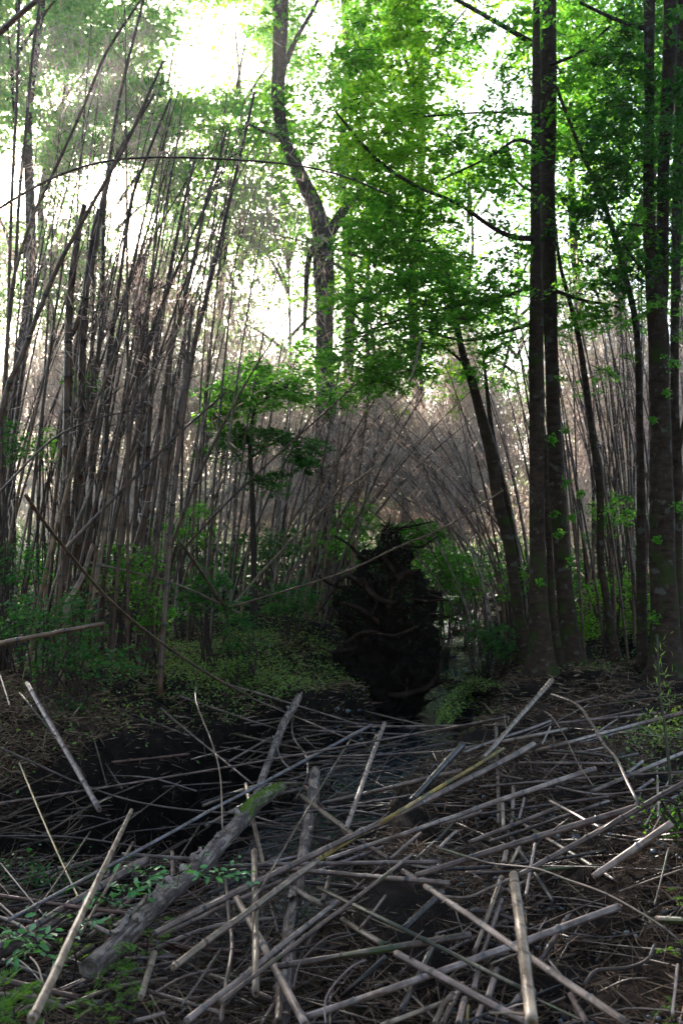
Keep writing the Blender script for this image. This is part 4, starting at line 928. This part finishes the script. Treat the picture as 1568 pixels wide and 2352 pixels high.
for pts in ([(735, 1402, 5), (762, 1362, 7), (776, 1336, 9), (800, 1324, 11), (835, 1345, 14)], [(770, 1232, 4), (800, 1250, 7), (825, 1275, 10), (850, 1290, 12)], [(966, 1309, 4), (945, 1312, 10), (915, 1325, 18), (895, 1345, 20)],
            [(1012, 1500, 6), (1008, 1540, 9), (985, 1575, 12), (940, 1592, 14), (890, 1598, 14)], [(897, 1180, 2), (893, 1200, 4), (890, 1230, 8)], [(800, 1560, 8), (770, 1590, 8), (720, 1600, 6), (690, 1625, 4)], [(830, 1330, 16), (860, 1370, 15), (900, 1385, 14), (950, 1380, 12)],
            [(790, 1480, 10), (840, 1450, 10), (900, 1460, 9), (960, 1440, 8)], [(880, 1280, 10), (905, 1320, 12), (890, 1400, 12)], [(935, 1560, 6), (930, 1600, 5), (910, 1640, 3)], [(860, 1590, 5), (850, 1640, 4), (862, 1670, 2)], [(780, 1385, 8), (820, 1395, 12), (870, 1430, 12)]):
    P, R = path_at([(a, b, c, YR - .42) for a, b, c in pts], YR); SP = smoothpath(P, 5)
    SP[:, 1] += .04 * np.sin(np.arange(len(SP)))
    tube_obj('root', SP - org, np.interp(np.linspace(0, 1, len(SP)), np.linspace(0, 1, len(P)), R), M['root'], t, 7, lump=.15)
for i_ in range(46):
    q = V[rng.integers(0, len(V))]; oc = np.array([q[0] - org[0], (q[1] - YR) * 1.2, 0]); oc = unit(oc[None])[0]; ln = random.uniform(.12, .5); dn = random.uniform(-.7, .5)
    pts_ = [q - oc*.08, q + oc*ln*.35 + [0, 0, dn*.1], q + oc*ln*.8 + rng.normal(0, .05, 3) + [0, 0, dn*.35], q + oc*ln + rng.normal(0, .08, 3) + [0, 0, dn*.6]]; r0 = random.uniform(.008, .03)
    SP = smoothpath(pts_, 3); tube_obj('root', SP - org, np.linspace(r0, r0*.25, len(SP)), M['root'], t, 5, lump=.1)
n = 1600; k = rng.integers(0, len(V), n)
c = V[k]; ctr = np.array([c[:, 0]*0 + org[0], c[:, 1]*0 + YR, c[:, 2]]).T; o_ = unit(c - ctr)
Vv, Fa = strands(c + o_*.03, unit(o_*.6 + rng.normal(0, .5, (n, 3)) - [0, 0, .6]), rng.uniform(.05, .28, n), rng.uniform(.004, .01, n))
tag(link('rootlets', mesh_np('rootlets', Vv - org, Fa, M['root']), t), kind='stuff')
k = k[(V[k][:, 2] > org[2] + .9)]; Pm = V[k]; Pm = np.repeat(Pm, 7, 0) + rng.normal(0, .045, (len(Pm)*7, 3)); Pm = Pm[rng.random(len(Pm)) < (.25 + .5*(np.sin(Pm[:, 0]*9 + Pm[:, 2]*7) > .2))]
Vv, Fa = leaf_cloud(Pm, .03, .7); link('moss_cushion', mesh_np('moss_cushion', Vv - org, Fa, M['leaf_dark']), t)

# ------------------------------------------------------------------ standing bamboo
SP_PEND = []
NST = 0
def culm(P, R, mat, cat_label, tufts=0, fol=0, folz=.5, sides=6, folmat='dry', strand=.22):
    """one standing cane: culm mesh, twig tufts at its joints and dry leaves on the upper part"""
    global NST
    SP = smoothpath(P, 5); L = np.concatenate([[0], np.cumsum(np.linalg.norm(np.diff(SP, axis=0), axis=1))])
    SR = np.interp(np.linspace(0, 1, len(SP)), np.linspace(0, 1, len(R)), R)
    o = tube_obj('standing_cane', SP, SR, M[mat], sides=sides, joint=random.uniform(.32, .48))
    tag(o, None, 'bamboo cane', 'standing bamboo canes'); org = np.array(o.location)
    if tufts:
        n = tufts * 7; s = rng.uniform(.35, 1.0, tufts) * L[-1]; s = np.repeat(s, 7)
        c = np.stack([np.interp(s, L, SP[:, i]) for i in range(3)], 1); d = unit(rng.normal(0, .8, (n, 3)) + [0.1, 0, .9]); ln = rng.uniform(.1, .32, n)
        V, Fa = strands(c + d * ln[:, None] * .5, d, ln, np.full(n, .007)); tag(link('twig_tufts', mesh_np('twig_tufts', V - org, Fa, M['twig']), o), kind='stuff')
    if fol:
        s = rng.uniform(folz, 1.0, fol) * L[-1]; c = np.stack([np.interp(s, L, SP[:, i]) for i in range(3)], 1) + rng.normal(0, .13, (fol, 3))
        cl = rng.normal(0, .12, (fol, 3)); c = c + cl; k = keep(c, .7); c = c[k]; n = len(c)
        if n > 4:
            d = unit(rng.normal(0, .6, (n, 3)) - [0, 0, .45]); V, Fa = strands(c, d, rng.uniform(.08, strand, n), np.full(n, .013))
            tag(link('dry_leaves', mesh_np('dry_leaves', V - org, Fa, M[folmat]), o), kind='stuff')
    u, v = proj(SP[len(SP)//3]); SP_PEND.append((o, cat_label, u)); NST += 1
    return o
def traced(pts, Y0, Y1, w0, w1, mat, label, **k):
    n = len(pts); P = []; R = []
    for i, (u, v) in enumerate(pts):
        yy = Y0 + (Y1 - Y0) * i / (n - 1); P.append(np.array(at(u, v, yy))); R.append((w0 + (w1 - w0) * i / (n-1)) * yy / F / 2)
    g = G(P[0][0], P[0][1])
    if k.pop('ground', True) and P[0][2] > g: 
        d = P[0] - P[1]; d = d / max(abs(d[2]), .2); P.insert(0, P[0] + np.array([d[0]*(P[0][2] - g)*.6, 0, g - P[0][2] - .05])); R.insert(0, R[0])
    o = culm(P, R, mat, label, **k); SP_PEND.pop(); o['label'] = label; return o
kw = dict(tufts=14, fol=50, folz=.55)
traced([(5, 1000), (15, 820), (30, 650), (75, 500), (115, 415), (190, 250), (245, 120), (320, 5), (350, -50)], 9.5, 9.5, 9, 6, 'culm', 'dark cane crossing from the left edge up to the top, strongly leaning right', **kw)
traced([(0, 960), (50, 820), (125, 630), (195, 500), (290, 330), (375, 140)], 9.2, 9.2, 14, 7, 'culm', 'thick dark cane slanting steeply right, leftmost to cross the others', **kw)
traced([(20, 700), (30, 400), (38, 250), (45, 0), (48, -60)], 10, 10, 8, 7, 'culm', 'straight dark cane hugging the left picture edge up to the top', **kw)
traced([(15, 820), (35, 625), (45, 450), (60, 300), (75, 125), (90, 20), (96, -50)], 10, 10, 9, 6, 'culm', 'second straight dark cane in from the left picture edge', **kw)
traced([(220, 900), (235, 700), (240, 480), (262, 300), (285, 180), (315, 60), (330, 0)], 11, 11, 10, 6, 'culm', 'dark cane rising to the top just left of the big white sky gap', **kw)
traced([(150, 1150), (155, 820), (175, 750), (210, 625), (235, 480), (265, 365), (310, 290), (355, 215)], 10.5, 10.5, 14, 6, 'culm', 'stout brown cane ending below the big white sky gap, in front of the glare', **kw)
traced([(240, 1200), (250, 820), (260, 750), (285, 575), (305, 450), (345, 340), (392, 225)], 11, 11, 11, 6, 'culm', 'brown cane in front of the glare whose tip leans under the big sky gap', **kw)
traced([(350, 1330), (370, 1150), (440, 820), (470, 700), (500, 575), (530, 450), (560, 320), (585, 210)], 11.5, 11.5, 14, 6, 'culm', 'rightmost tall cane of the left stand, leaning toward the crooked tree', **kw)
traced([(300, 1300), (340, 1150), (390, 825), (415, 725), (450, 575), (470, 475), (500, 380), (520, 300)], 11.2, 11.2, 13, 6, 'culm', 'second from the right of the tall canes of the left stand', **kw)
traced([(330, 1200), (355, 820), (385, 650), (420, 480), (450, 360)], 11.4, 11.4, 12, 6, 'culm', 'tall brown cane just left of the two rightmost tall canes of the left stand', **kw)
traced([(155, 1000), (160, 700), (180, 540), (195, 470)], 10.4, 10.4, 20, 12, 'culm', 'thickest dark cane stub of the left stand, ending near the glare', tufts=8)
traced([(185, 1000), (195, 700), (215, 540), (228, 480)], 10.6, 10.6, 18, 12, 'culm', 'second thick dark cane ending near the glare, just right of the thickest one', tufts=8)
traced([(370, 1531), (385, 1330), (400, 1120), (425, 900), (440, 700)], 9.8, 10.2, 14, 7, 'culm', 'near dark cane whose foot stands on the mossy bank', tufts=10)
traced([(330, 1430), (360, 1250), (378, 1100), (400, 860)], 10.4, 10.6, 12, 7, 'culm', 'dark cane standing just left of the one rooted on the mossy bank', tufts=10)
traced([(203, 1416), (230, 1291), (260, 1081), (275, 950)], 9.8, 10.2, 12, 9, 'culm_tan', 'light tan cane leaning right in the shade of the left stand', tufts=3)
traced([(151, 1411), (165, 1370), (190, 1326), (215, 1250)], 9.2, 9.6, 14, 10, 'culm_tan', 'short broken tan cane at the foot of the left stand', tufts=0)
traced([(-40, 110), (0, 75), (50, 30), (110, -20)], 6, 6, 16, 12, 'culm', 'thick dark cane cutting across the upper left picture corner', ground=False, tufts=0)
traced([(-60, 520), (0, 478), (130, 405), (260, 368), (430, 362), (650, 376), (780, 402), (900, 450)], 9, 9.5, 7, 4, 'culm', 'long arching dark cane crossing the left stand almost level', ground=False, tufts=9)
traced([(60, 1138), (100, 1196), (155, 1266), (250, 1376), (350, 1461), (475, 1546), (575, 1601)], 7.5, 9.6, 9, 6, 'culm_tan', 'long bowed tan cane sloping down from the left stand to the mossy bank', ground=False, tufts=0)
traced([(-30, 1486), (0, 1478), (240, 1432)], 6.5, 7.4, 14, 11, 'culm_tan', 'cut pale cane jutting in from the left picture edge above the litter slope', ground=False, tufts=0)
traced([(515, 1392), (460, 1310), (410, 1240)], 11, 10.4, 7, 8, 'culm', 'dark broken cane propped over the glossy bush', ground=False, tufts=0)
traced([(200, 1290), (400, 1340), (550, 1408)], 10, 11.5, 6, 5, 'culm_grey', 'thin grey cane sloping down to the glossy bush', ground=False, tufts=0)
traced([(540, 1392), (784, 1316), (905, 1260), (1030, 1206), (1155, 1126)], 10.5, 11.3, 5, 4, 'culm_tan', 'long thin tan cane slanting across the front of the root plate', ground=False, tufts=0)
traced([(150, 1262), (275, 1131), (400, 1006), (520, 900)], 9.5, 10.5, 9, 5, 'culm', 'dark cane lying diagonally against the left stand', ground=False, tufts=4)
traced([(425, 1256), (550, 1126), (725, 966), (820, 880)], 11.5, 12, 6, 4, 'culm', 'dark diagonal cane passing the young bushy tree', ground=False, tufts=4)
traced([(530, 1396), (650, 1261), (784, 1131), (880, 1060)], 12, 14, 6, 4, 'culm_tan', 'tan diagonal cane rising from the glossy bush toward the dry brush', ground=False, tufts=2)
traced([(0, 1130), (120, 1010), (230, 960), (330, 940)], 8, 9, 6, 3, 'culm', 'thin bowed cane curving right from the left picture edge at mid height', ground=False, tufts=2)
traced([(965, 780), (955, 830), (940, 880)], 11, 11, 5, 5, 'pale', 'short bare white stick hanging in the canopy over the brush arch', ground=False, tufts=0)

def grow(u, Y, h, lean, leany, w, curve=.5):
    f = foot(u, Y); P = []
    for s in np.linspace(0, 1, 6):
        b = (1 - curve) * s + curve * s * s
        P.append(np.array([f.x + lean*h*b, f.y + leany*h*b, f.z - .05 + h*(s - .28*abs(lean)*curve*s*s)]))
    r = w * Y / F / 2
    return P, [r, r*.95, r*.85, r*.7, r*.5, r*.22]
def kind(w, mat, lean):
    c = {'culm': 'brown', 'culm_tan': 'tan', 'culm_grey': 'grey'}[mat]
    return f"{'thin' if w < 8 else 'stout'} {c} cane " + ('leaning hard right' if lean > .35 else 'leaning right' if lean > .12 else 'leaning left' if lean < -.12 and lean > -.35 else 'leaning hard left' if lean <= -.35 else 'standing upright')
# left stand, front and back rows
for i in range(80):
    front = i < 38
    Y = random.uniform(9.6, 12.2) if front else random.uniform(12.2, 16)
    u = (random.triangular(-60, 430, 150) if front else random.uniform(-60, 520))
    lean = random.gauss(.13 if u > 60 else .16, .075); 
    if random.random() < .08: lean = random.uniform(.3, .5)
    w_ = random.uniform(5.5, 11) if front else random.uniform(4.5, 8)
    top = random.triangular(-20, 800, 260); h = max(2.5, (1290 - top) / F * Y + 1.5 - float(G((u-784)/F*Y, Y)))
    P, R = grow(u - 784 + 784, Y, h, lean, random.gauss(0, .04), w_, .55)
    m_ = random.choice(['culm'] * 8 + ['culm_tan', 'culm_grey'])
    culm(P, R, m_, kind(w_, m_, lean) + (' in the front of the left stand' if front else ' at the back of the left stand'), tufts=9, fol=45, folz=.5)
# thinner canes between the left stand and the root plate, leaning into the arch
for i in range(62):
    Y = random.uniform(15, 21); u = random.uniform(380, 800); lean = random.choice([random.gauss(.12, .08), random.gauss(.45, .15)])
    w_ = random.uniform(4, 8); h = random.uniform(3.2, 5.2) if lean < .3 else random.uniform(3.0, 4.6)
    P, R = grow(u, Y, h, lean, random.gauss(0, .1), w_, .45); m_ = random.choice(['culm', 'culm', 'culm_grey', 'culm_tan'])
    culm(P, R, m_, kind(w_, m_, lean) + ' between left stand and root plate', tufts=4, fol=50, folz=.6)
# canes bowing left from the right bank into the arch
for i in range(36):
    Y = random.uniform(14, 20); u = random.uniform(1070, 1235); lean = -abs(random.gauss(.42, .16)); w_ = random.uniform(3, 6); h = random.uniform(3.2, 5.6)
    P, R = grow(u, Y, h, lean, random.gauss(0, .12), w_, .8); m_ = random.choice(['culm', 'culm_grey', 'culm_tan'])
    culm(P, R, m_, kind(w_, m_, lean) + ' over the creek end', tufts=4, fol=60, folz=.55)
# right stand
for i in range(70):
    Y = random.uniform(13.5, 19); u = random.uniform(1255, 1620); lean = random.gauss(-.08, .09); w_ = random.uniform(4.5, 9); h = random.uniform(4.0, 6.8)
    P, R = grow(u, Y, h, lean, random.gauss(0, .06), w_, .5); m_ = random.choice(['culm', 'culm', 'culm', 'culm_tan'])
    culm(P, R, m_, kind(w_, m_, lean) + ' in the right stand behind the beeches', tufts=5, fol=45, folz=.6)
settle(SP_PEND, 'from left')

# ------------------------------------------------------------------ shrubs and low plants
def shrub(u, v, Y, ru, rv, mat, leaf, dens, label, name='shrub', flat=.6, ry=None):
    """bush of stems and small leafy fans whose middle shows at (u, v)"""
    c = np.array(at(u, v, Y)); g = float(G(c[0], c[1])); rx, rz = ru*Y/F, rv*Y/F; ry = ry or rx*.8
    t = empty(name, Vector((c[0], c[1], g)), label, 'shrub'); org = np.array(t.location)
    n = max(14, int(dens * rx * rz * 290)); d = unit(rng.normal(0, 1, (n, 3))) * rng.random((n, 1))**.5
    cs = c + d * [rx, ry, rz]; cs = cs[cs[:, 2] > G(cs[:, 0], cs[:, 1]) + .02]
    if len(cs) < 4: cs = c + d * [rx, ry, rz]; cs[:, 2] = np.maximum(cs[:, 2], g + .1)
    P, tw = sprays(cs, .17, 34, leaf, .3, .2); V, Fa = leaf_cloud(P, leaf, flat)
    link('foliage', mesh_np('foliage', V - org, Fa, M[mat]), t)
    segs = []
    for k in range(min(10, len(cs))):
        e = cs[rng.integers(len(cs))]; q = smoothpath([org + [random.gauss(0, .06), 0, -.05], (org + e)/2 + [random.gauss(0, .08), random.gauss(0, .08), .1], e], 3)
        tube_obj('stem', q - org, np.linspace(.012, .004, len(q)), M['twig'], t, 5)
    return t
for a in [(290, 1300, 10.6, 95, 55, 'leaf', .045, 1.2, 'bright green bush at the foot of the left stand'),
          (350, 1390, 10.4, 70, 60, 'leaf', .045, 1.0, 'loose green bush left of the glossy bush'),
          (110, 1410, 8.6, 110, 70, 'leaf_dark', .04, 1.3, 'dark feathery bush under the cut pale cane at left'),
          (190, 1500, 8.8, 150, 60, 'leaf_dark', .04, 1.1, 'dark bush on the bank edge above the gully'),
          (40, 1290, 9.4, 80, 60, 'leaf_dark', .04, .9, 'dark bush by the left picture edge'),
          (20, 1000, 9.6, 50, 90, 'leaf_dark', .045, .8, 'tall dark shrub among the leftmost canes'),
          (110, 1010, 11, 60, 60, 'leaf', .045, .5, 'sparse green shrub among the left canes at mid height'),
          (200, 880, 11, 45, 30, 'leaf', .045, .5, 'small leafy tuft high among the left canes'),
          (480, 1360, 11.4, 75, 60, 'leaf_dark', .06, .8, 'glossy bluish-leaved bush left of the root plate'),
          (560, 1450, 11.2, 80, 50, 'leaf_dark', .04, .9, 'low dark bush between the glossy bush and root plate'),
          (660, 1370, 13.2, 90, 50, 'leaf_dark', .05, .9, 'dark undergrowth left of the root plate top'),
          (430, 1210, 13.5, 80, 60, 'leaf', .05, .7, 'green shrub among canes above the glossy bush'),
          (620, 1250, 15.5, 90, 50, 'leaf_dark', .05, .7, 'dim shrub under the young bushy tree'),
          (815, 1190, 17, 60, 45, 'leaf', .06, 1.0, 'light green shrub just behind the root plate tip'),
          (760, 1250, 16, 60, 40, 'leaf', .055, .9, 'green shrub left behind the root plate tip'),
          (960, 1235, 18, 75, 50, 'leaf', .07, 1.4, 'green shrub behind the root plate at right'),
          (1020, 1300, 15.5, 65, 55, 'leaf', .06, 1.4, 'bright leafy shrub right of the root plate spur'),
          (1000, 1420, 17.5, 60, 50, 'leaf', .06, .8, 'leafy plant between root plate and leaning trees'),
          (1045, 1385, 19, 60, 40, 'leaf', .07, .8, 'farther green shrub over the creek, right of the root plate'),
          (1080, 1330, 17, 60, 50, 'leaf', .055, .9, 'green shrub at the end of the creek'),
          (1110, 1450, 14, 50, 50, 'leaf_dark', .05, .7, 'dark shrub on the right creek bank'),
          (1160, 1480, 13.4, 50, 50, 'leaf_dark', .045, .9, 'dark shrub at the foot of the leaning tree'),
          (1180, 1330, 14, 45, 60, 'leaf', .045, .6, 'thin leafy shrub against the leaning tree'),
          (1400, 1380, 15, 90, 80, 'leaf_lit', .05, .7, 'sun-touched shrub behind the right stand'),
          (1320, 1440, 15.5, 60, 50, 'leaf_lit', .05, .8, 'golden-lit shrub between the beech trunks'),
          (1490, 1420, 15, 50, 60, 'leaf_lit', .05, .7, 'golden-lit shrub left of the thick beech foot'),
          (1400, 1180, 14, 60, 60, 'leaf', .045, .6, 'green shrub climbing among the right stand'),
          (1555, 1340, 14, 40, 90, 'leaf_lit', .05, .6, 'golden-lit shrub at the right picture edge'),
          (1530, 1720, 9, 60, 45, 'moss', .03, .9, 'low mossy green patch plant at the right picture edge'),
          (90, 1990, 5.6, 110, 70, 'leaf_dark', .028, .9, 'dark small-leaved creeper on the gully wall at left'),
          (160, 1660, 8.4, 60, 40, 'leaf_dark', .03, .5, 'small dark herb on the mauve litter slope'),
          (1590, 2020, 4.7, 60, 90, 'leaf', .02, .8, 'dark green fern-like plant at the right edge low down'),
          (540, 1530, 10.8, 60, 22, 'fern', .03, .9, 'low pale green herb on the mossy bank')]:
    shrub(*a)

# glossy-leaved shoots in front: each large leaf its own piece
lv = np.array([(0, 0, 0), (.2, .3, .02), (.65, .34, .03), (1, 0, -.06), (.65, -.34, .03), (.2, -.3, .02), (.5, 0, -.03)]); lf = [(0, 6, 2, 1), (6, 3, 2, 2), (0, 5, 4, 6), (6, 4, 3, 3)]
def leaf_mesh(mat):
    me = bpy.data.meshes.new('leaf'); me.from_pydata([tuple(p * [1, .58, 1]) for p in lv], [], [(0, 6, 2, 1), (6, 3, 2), (0, 5, 4, 6), (6, 4, 3)]); me.materials.append(M[mat]); me.update(); return me
LMESH = leaf_mesh('leaf_gloss')
def shoot(stem, off, n, size, label, side=2):
    P = [np.array(hit(a, b, off + c)) for a, b, c in stem]; SP = smoothpath(P, 6)
    t = empty('leafy_shoot', Vector(P[0]), label, 'plant'); org = P[0]
    tube_obj('stem', SP - org, np.linspace(.006, .002, len(SP)), M['twig'], t, 6)
    nl = 0
    while nl < n:
        s = random.uniform(.15, 1) * (len(SP) - 1); i = int(min(s, len(SP) - 2)); c = SP[i] + (SP[i+1] - SP[i]) * (s - i)
        br = unit(rng.normal(0, 1, (1, 3)) * [1, .6, .6])[0]; bl = random.uniform(.03, .14)
        m_ = 4
        e = c + br * bl + [0, 0, .02]
        tube_obj('twig', np.array([c, (c+e)/2 + [0, 0, .008], e]) - org, [.0022, .0018, .001], M['twig'], t, 4)
        for k in range(m_):
            f = (k + 1) / m_; q = c + (e - c) * f
            o = bpy.data.objects.new('leaf', LMESH); COL.objects.link(o); o.parent = t; o.location = q - org
            a = math.atan2(br[1], br[0]) + (1 if k % 2 else -1) * random.uniform(.5, 1.1); o.rotation_euler = (random.gauss(.35, .35), random.gauss(.15, .3), a)
            z = size * random.uniform(.7, 1.25); o.scale = (z, z, z); nl += 1
    return t
shoot([(215, 2075, 0), (270, 2060, .08), (320, 2030, .12), (350, 2005, .14)], .18, 88, .044, 'glossy-leaved shoot with dense blue-green leaves in front of the dark gully')
shoot([(400, 2010, 0), (430, 2000, .04), (480, 2012, .06), (545, 2005, .05)], .30, 60, .040, 'leafy spray lying across the peeling log', 2)
shoot([(140, 2110, 0), (170, 2100, .05), (200, 2120, .05)], .2, 28, .04, 'small leafy shoot behind the tall tan slanting cane')
shoot([(10, 2150, 0), (60, 2165, .05), (110, 2190, .06)], .2, 52, .046, 'broad-leaved shoot at the left picture edge low down')
shoot([(100, 2200, 0), (90, 2170, .05), (60, 2130, .09)], .15, 20, .042, 'shoot of grey-green leaves just left of the tan slanting cane')

# small feathery green seedlings and the upright sapling at right
def feathery(u, v, off, size, n, label, mat='fern', name='feathery_seedling'):
    p = np.array(hit(u, v, off)); t = empty(name, Vector(p), label, 'seedling')
    base = p - [0, 0, size * .6]; segs = []
    Cs, Ds, Ls = [], [], []
    for k in range(n):
        a = random.uniform(0, 2*PI); d = unit(np.array([[math.cos(a), math.sin(a), random.uniform(.2, 1.2)]]))[0]
        c0 = p + [random.gauss(0, size*.35), random.gauss(0, size*.35), random.uniform(-.4, .4)*size]
        for s in np.linspace(.1, 1, 10):
            q = c0 + d * size * .55 * s - [0, 0, .2*size*s*s]
            for sg in (-1, 1):
                side = np.cross(d, [0, 0, 1]); side /= np.linalg.norm(side); dd = unit((side * sg + d * .7)[None])[0]; l = size * .26 * (1.1 - s*.6)
                Cs.append(q + dd*l*.5); Ds.append(dd); Ls.append(l)
    V, Fa = strands(np.array(Cs), np.array(Ds), np.array(Ls), np.full(len(Ls), size*.035)); link('foliage', mesh_np('foliage', V - p, Fa, M[mat]), t)
    tube_obj('stem', np.array([[0, 0, -size*1.1], [0.01, 0, -.3*size], [0, 0, size*.3]]), [.004, .003, .0015], M['twig'], t, 5)
    return t
for a in [(335, 2142, .1, .13, 14, 'feathery light-green sprig on the peeling log'), (262, 2212, .12, .13, 14, 'feathery sprig below the peeling log'), (250, 2262, .1, .10, 10, 'feathery sprig lower down left of the middle'),
          (210, 2315, .1, .12, 12, 'feathery sprig close to the bottom edge'), (30, 2330, .1, .2, 26, 'bright feathery tuft filling the lower left corner'), (10, 2290, .1, .12, 10, 'feathery sprig by the left edge near the corner'),
          (300, 2300, .08, .10, 10, 'small feathery sprig right of the one near the bottom edge'), (170, 2190, .14, .10, 9, 'feathery sprig touching the tan slanting cane'), (265, 2125, .08, .10, 9, 'dim mossy sprig left of the peeling log'),
          (355, 2180, .08, .07, 7, 'tiny feathery sprig beside the ragged end of the stout tan cane'), (1485, 1848, .1, .06, 6, 'bright green leaf tuft on the brown cane at right'), (310, 2245, .05, .09, 8, 'feathery sprig under the peeling log'),
          (1555, 2070, .1, .09, 8, 'light green sprig by the right edge'), (1560, 2180, .15, .08, 8, 'light green sprig on the cut bank at the right edge'), (1535, 2330, .1, .07, 8, 'mossy tuft in the lower right corner')]:
    feathery(*a)
t = empty('green_sapling', Vector(hit(1541, 1830)), 'thin upright green sapling at the right with tiny whorled tip', 'sapling'); org = np.array(t.location)
P = [org, org + [-.02, .02, .35], org + [-.05, .03, .62], org + [-.06, .03, .95]]
tube_obj('stem', smoothpath(P, 4) - org, np.linspace(.011, .005, 13), M['green'], t, 7)
n = 60; c = org + np.stack([rng.normal(-.04, .03, n), rng.normal(0, .03, n), rng.uniform(.4, 1.0, n)], 1); V, Fa = strands(c, unit(rng.normal(0, 1, (n, 3)) + [0, 0, .6]), np.full(n, .06), np.full(n, .008)); link('needles', mesh_np('needles', V - org, Fa, M['moss']), t)
# mossy hump beside the creek, and an earth block undercut at the right
P = [np.array(hit(u, v, .05)) for u, v in [(1015, 1668), (1035, 1635), (1060, 1605), (1095, 1585), (1140, 1590)]]
SP = smoothpath(P, 5); R = np.interp(np.linspace(0, 1, len(SP)), [0, .3, .7, 1], [.03, .07, .09, .06])
t = tube_obj('mossy_root', SP, R, M['root'], sides=12, lump=.15); tag(t, 'thick mossy surface root curving along the right creek edge', 'root'); org = np.array(t.location)
n = 2600; fi = rng.uniform(0, len(SP)-1, n); a = rng.uniform(-.2, PI + .2, n); Ri = np.interp(fi, np.arange(len(SP)), R)*rng.uniform(.6, 2.2, n); c = np.stack([np.interp(fi, np.arange(len(SP)), SP[:, k]) for k in range(3)], 1) + np.stack([np.cos(a)*Ri, rng.normal(0, .04, n), np.sin(a)*Ri], 1)*1.05
V, Fa = leaf_cloud(c, .024, .9); link('moss_cushion', mesh_np('moss_cushion', V - org, Fa, M['moss']), t)
for (u, v, s) in [(1480, 2230, .2)]: pass

# ------------------------------------------------------------------ air
m, n, o = newmat('haze_air')
pv = n.nodes.new('ShaderNodeVolumePrincipled'); pv.inputs['Color'].default_value = (1, .96, .95, 1); pv.inputs['Density'].default_value = HAZE = 0.0007; pv.inputs['Anisotropy'].default_value = .86
n.links.new(pv.outputs[0], o.inputs['Volume'])
x0, x1, y0, y1, z0, z1 = -310, 310, -40, 410, -3, 36
V = np.array([(x, y, z) for x in (x0, x1) for y in (y0, y1) for z in (z0, z1)])
Fa = [(0, 1, 3, 2), (4, 6, 7, 5), (0, 4, 5, 1), (2, 3, 7, 6), (0, 2, 6, 4), (1, 5, 7, 3)]
tag(link('haze', mesh_np('haze', V, Fa, m)), kind='stuff')
print('fallen', nfall, 'standing', NST, 'objects', len(bpy.data.objects), 'tris', sum(len(x.data.polygons) * 2 for x in bpy.data.objects if x.type == 'MESH'))
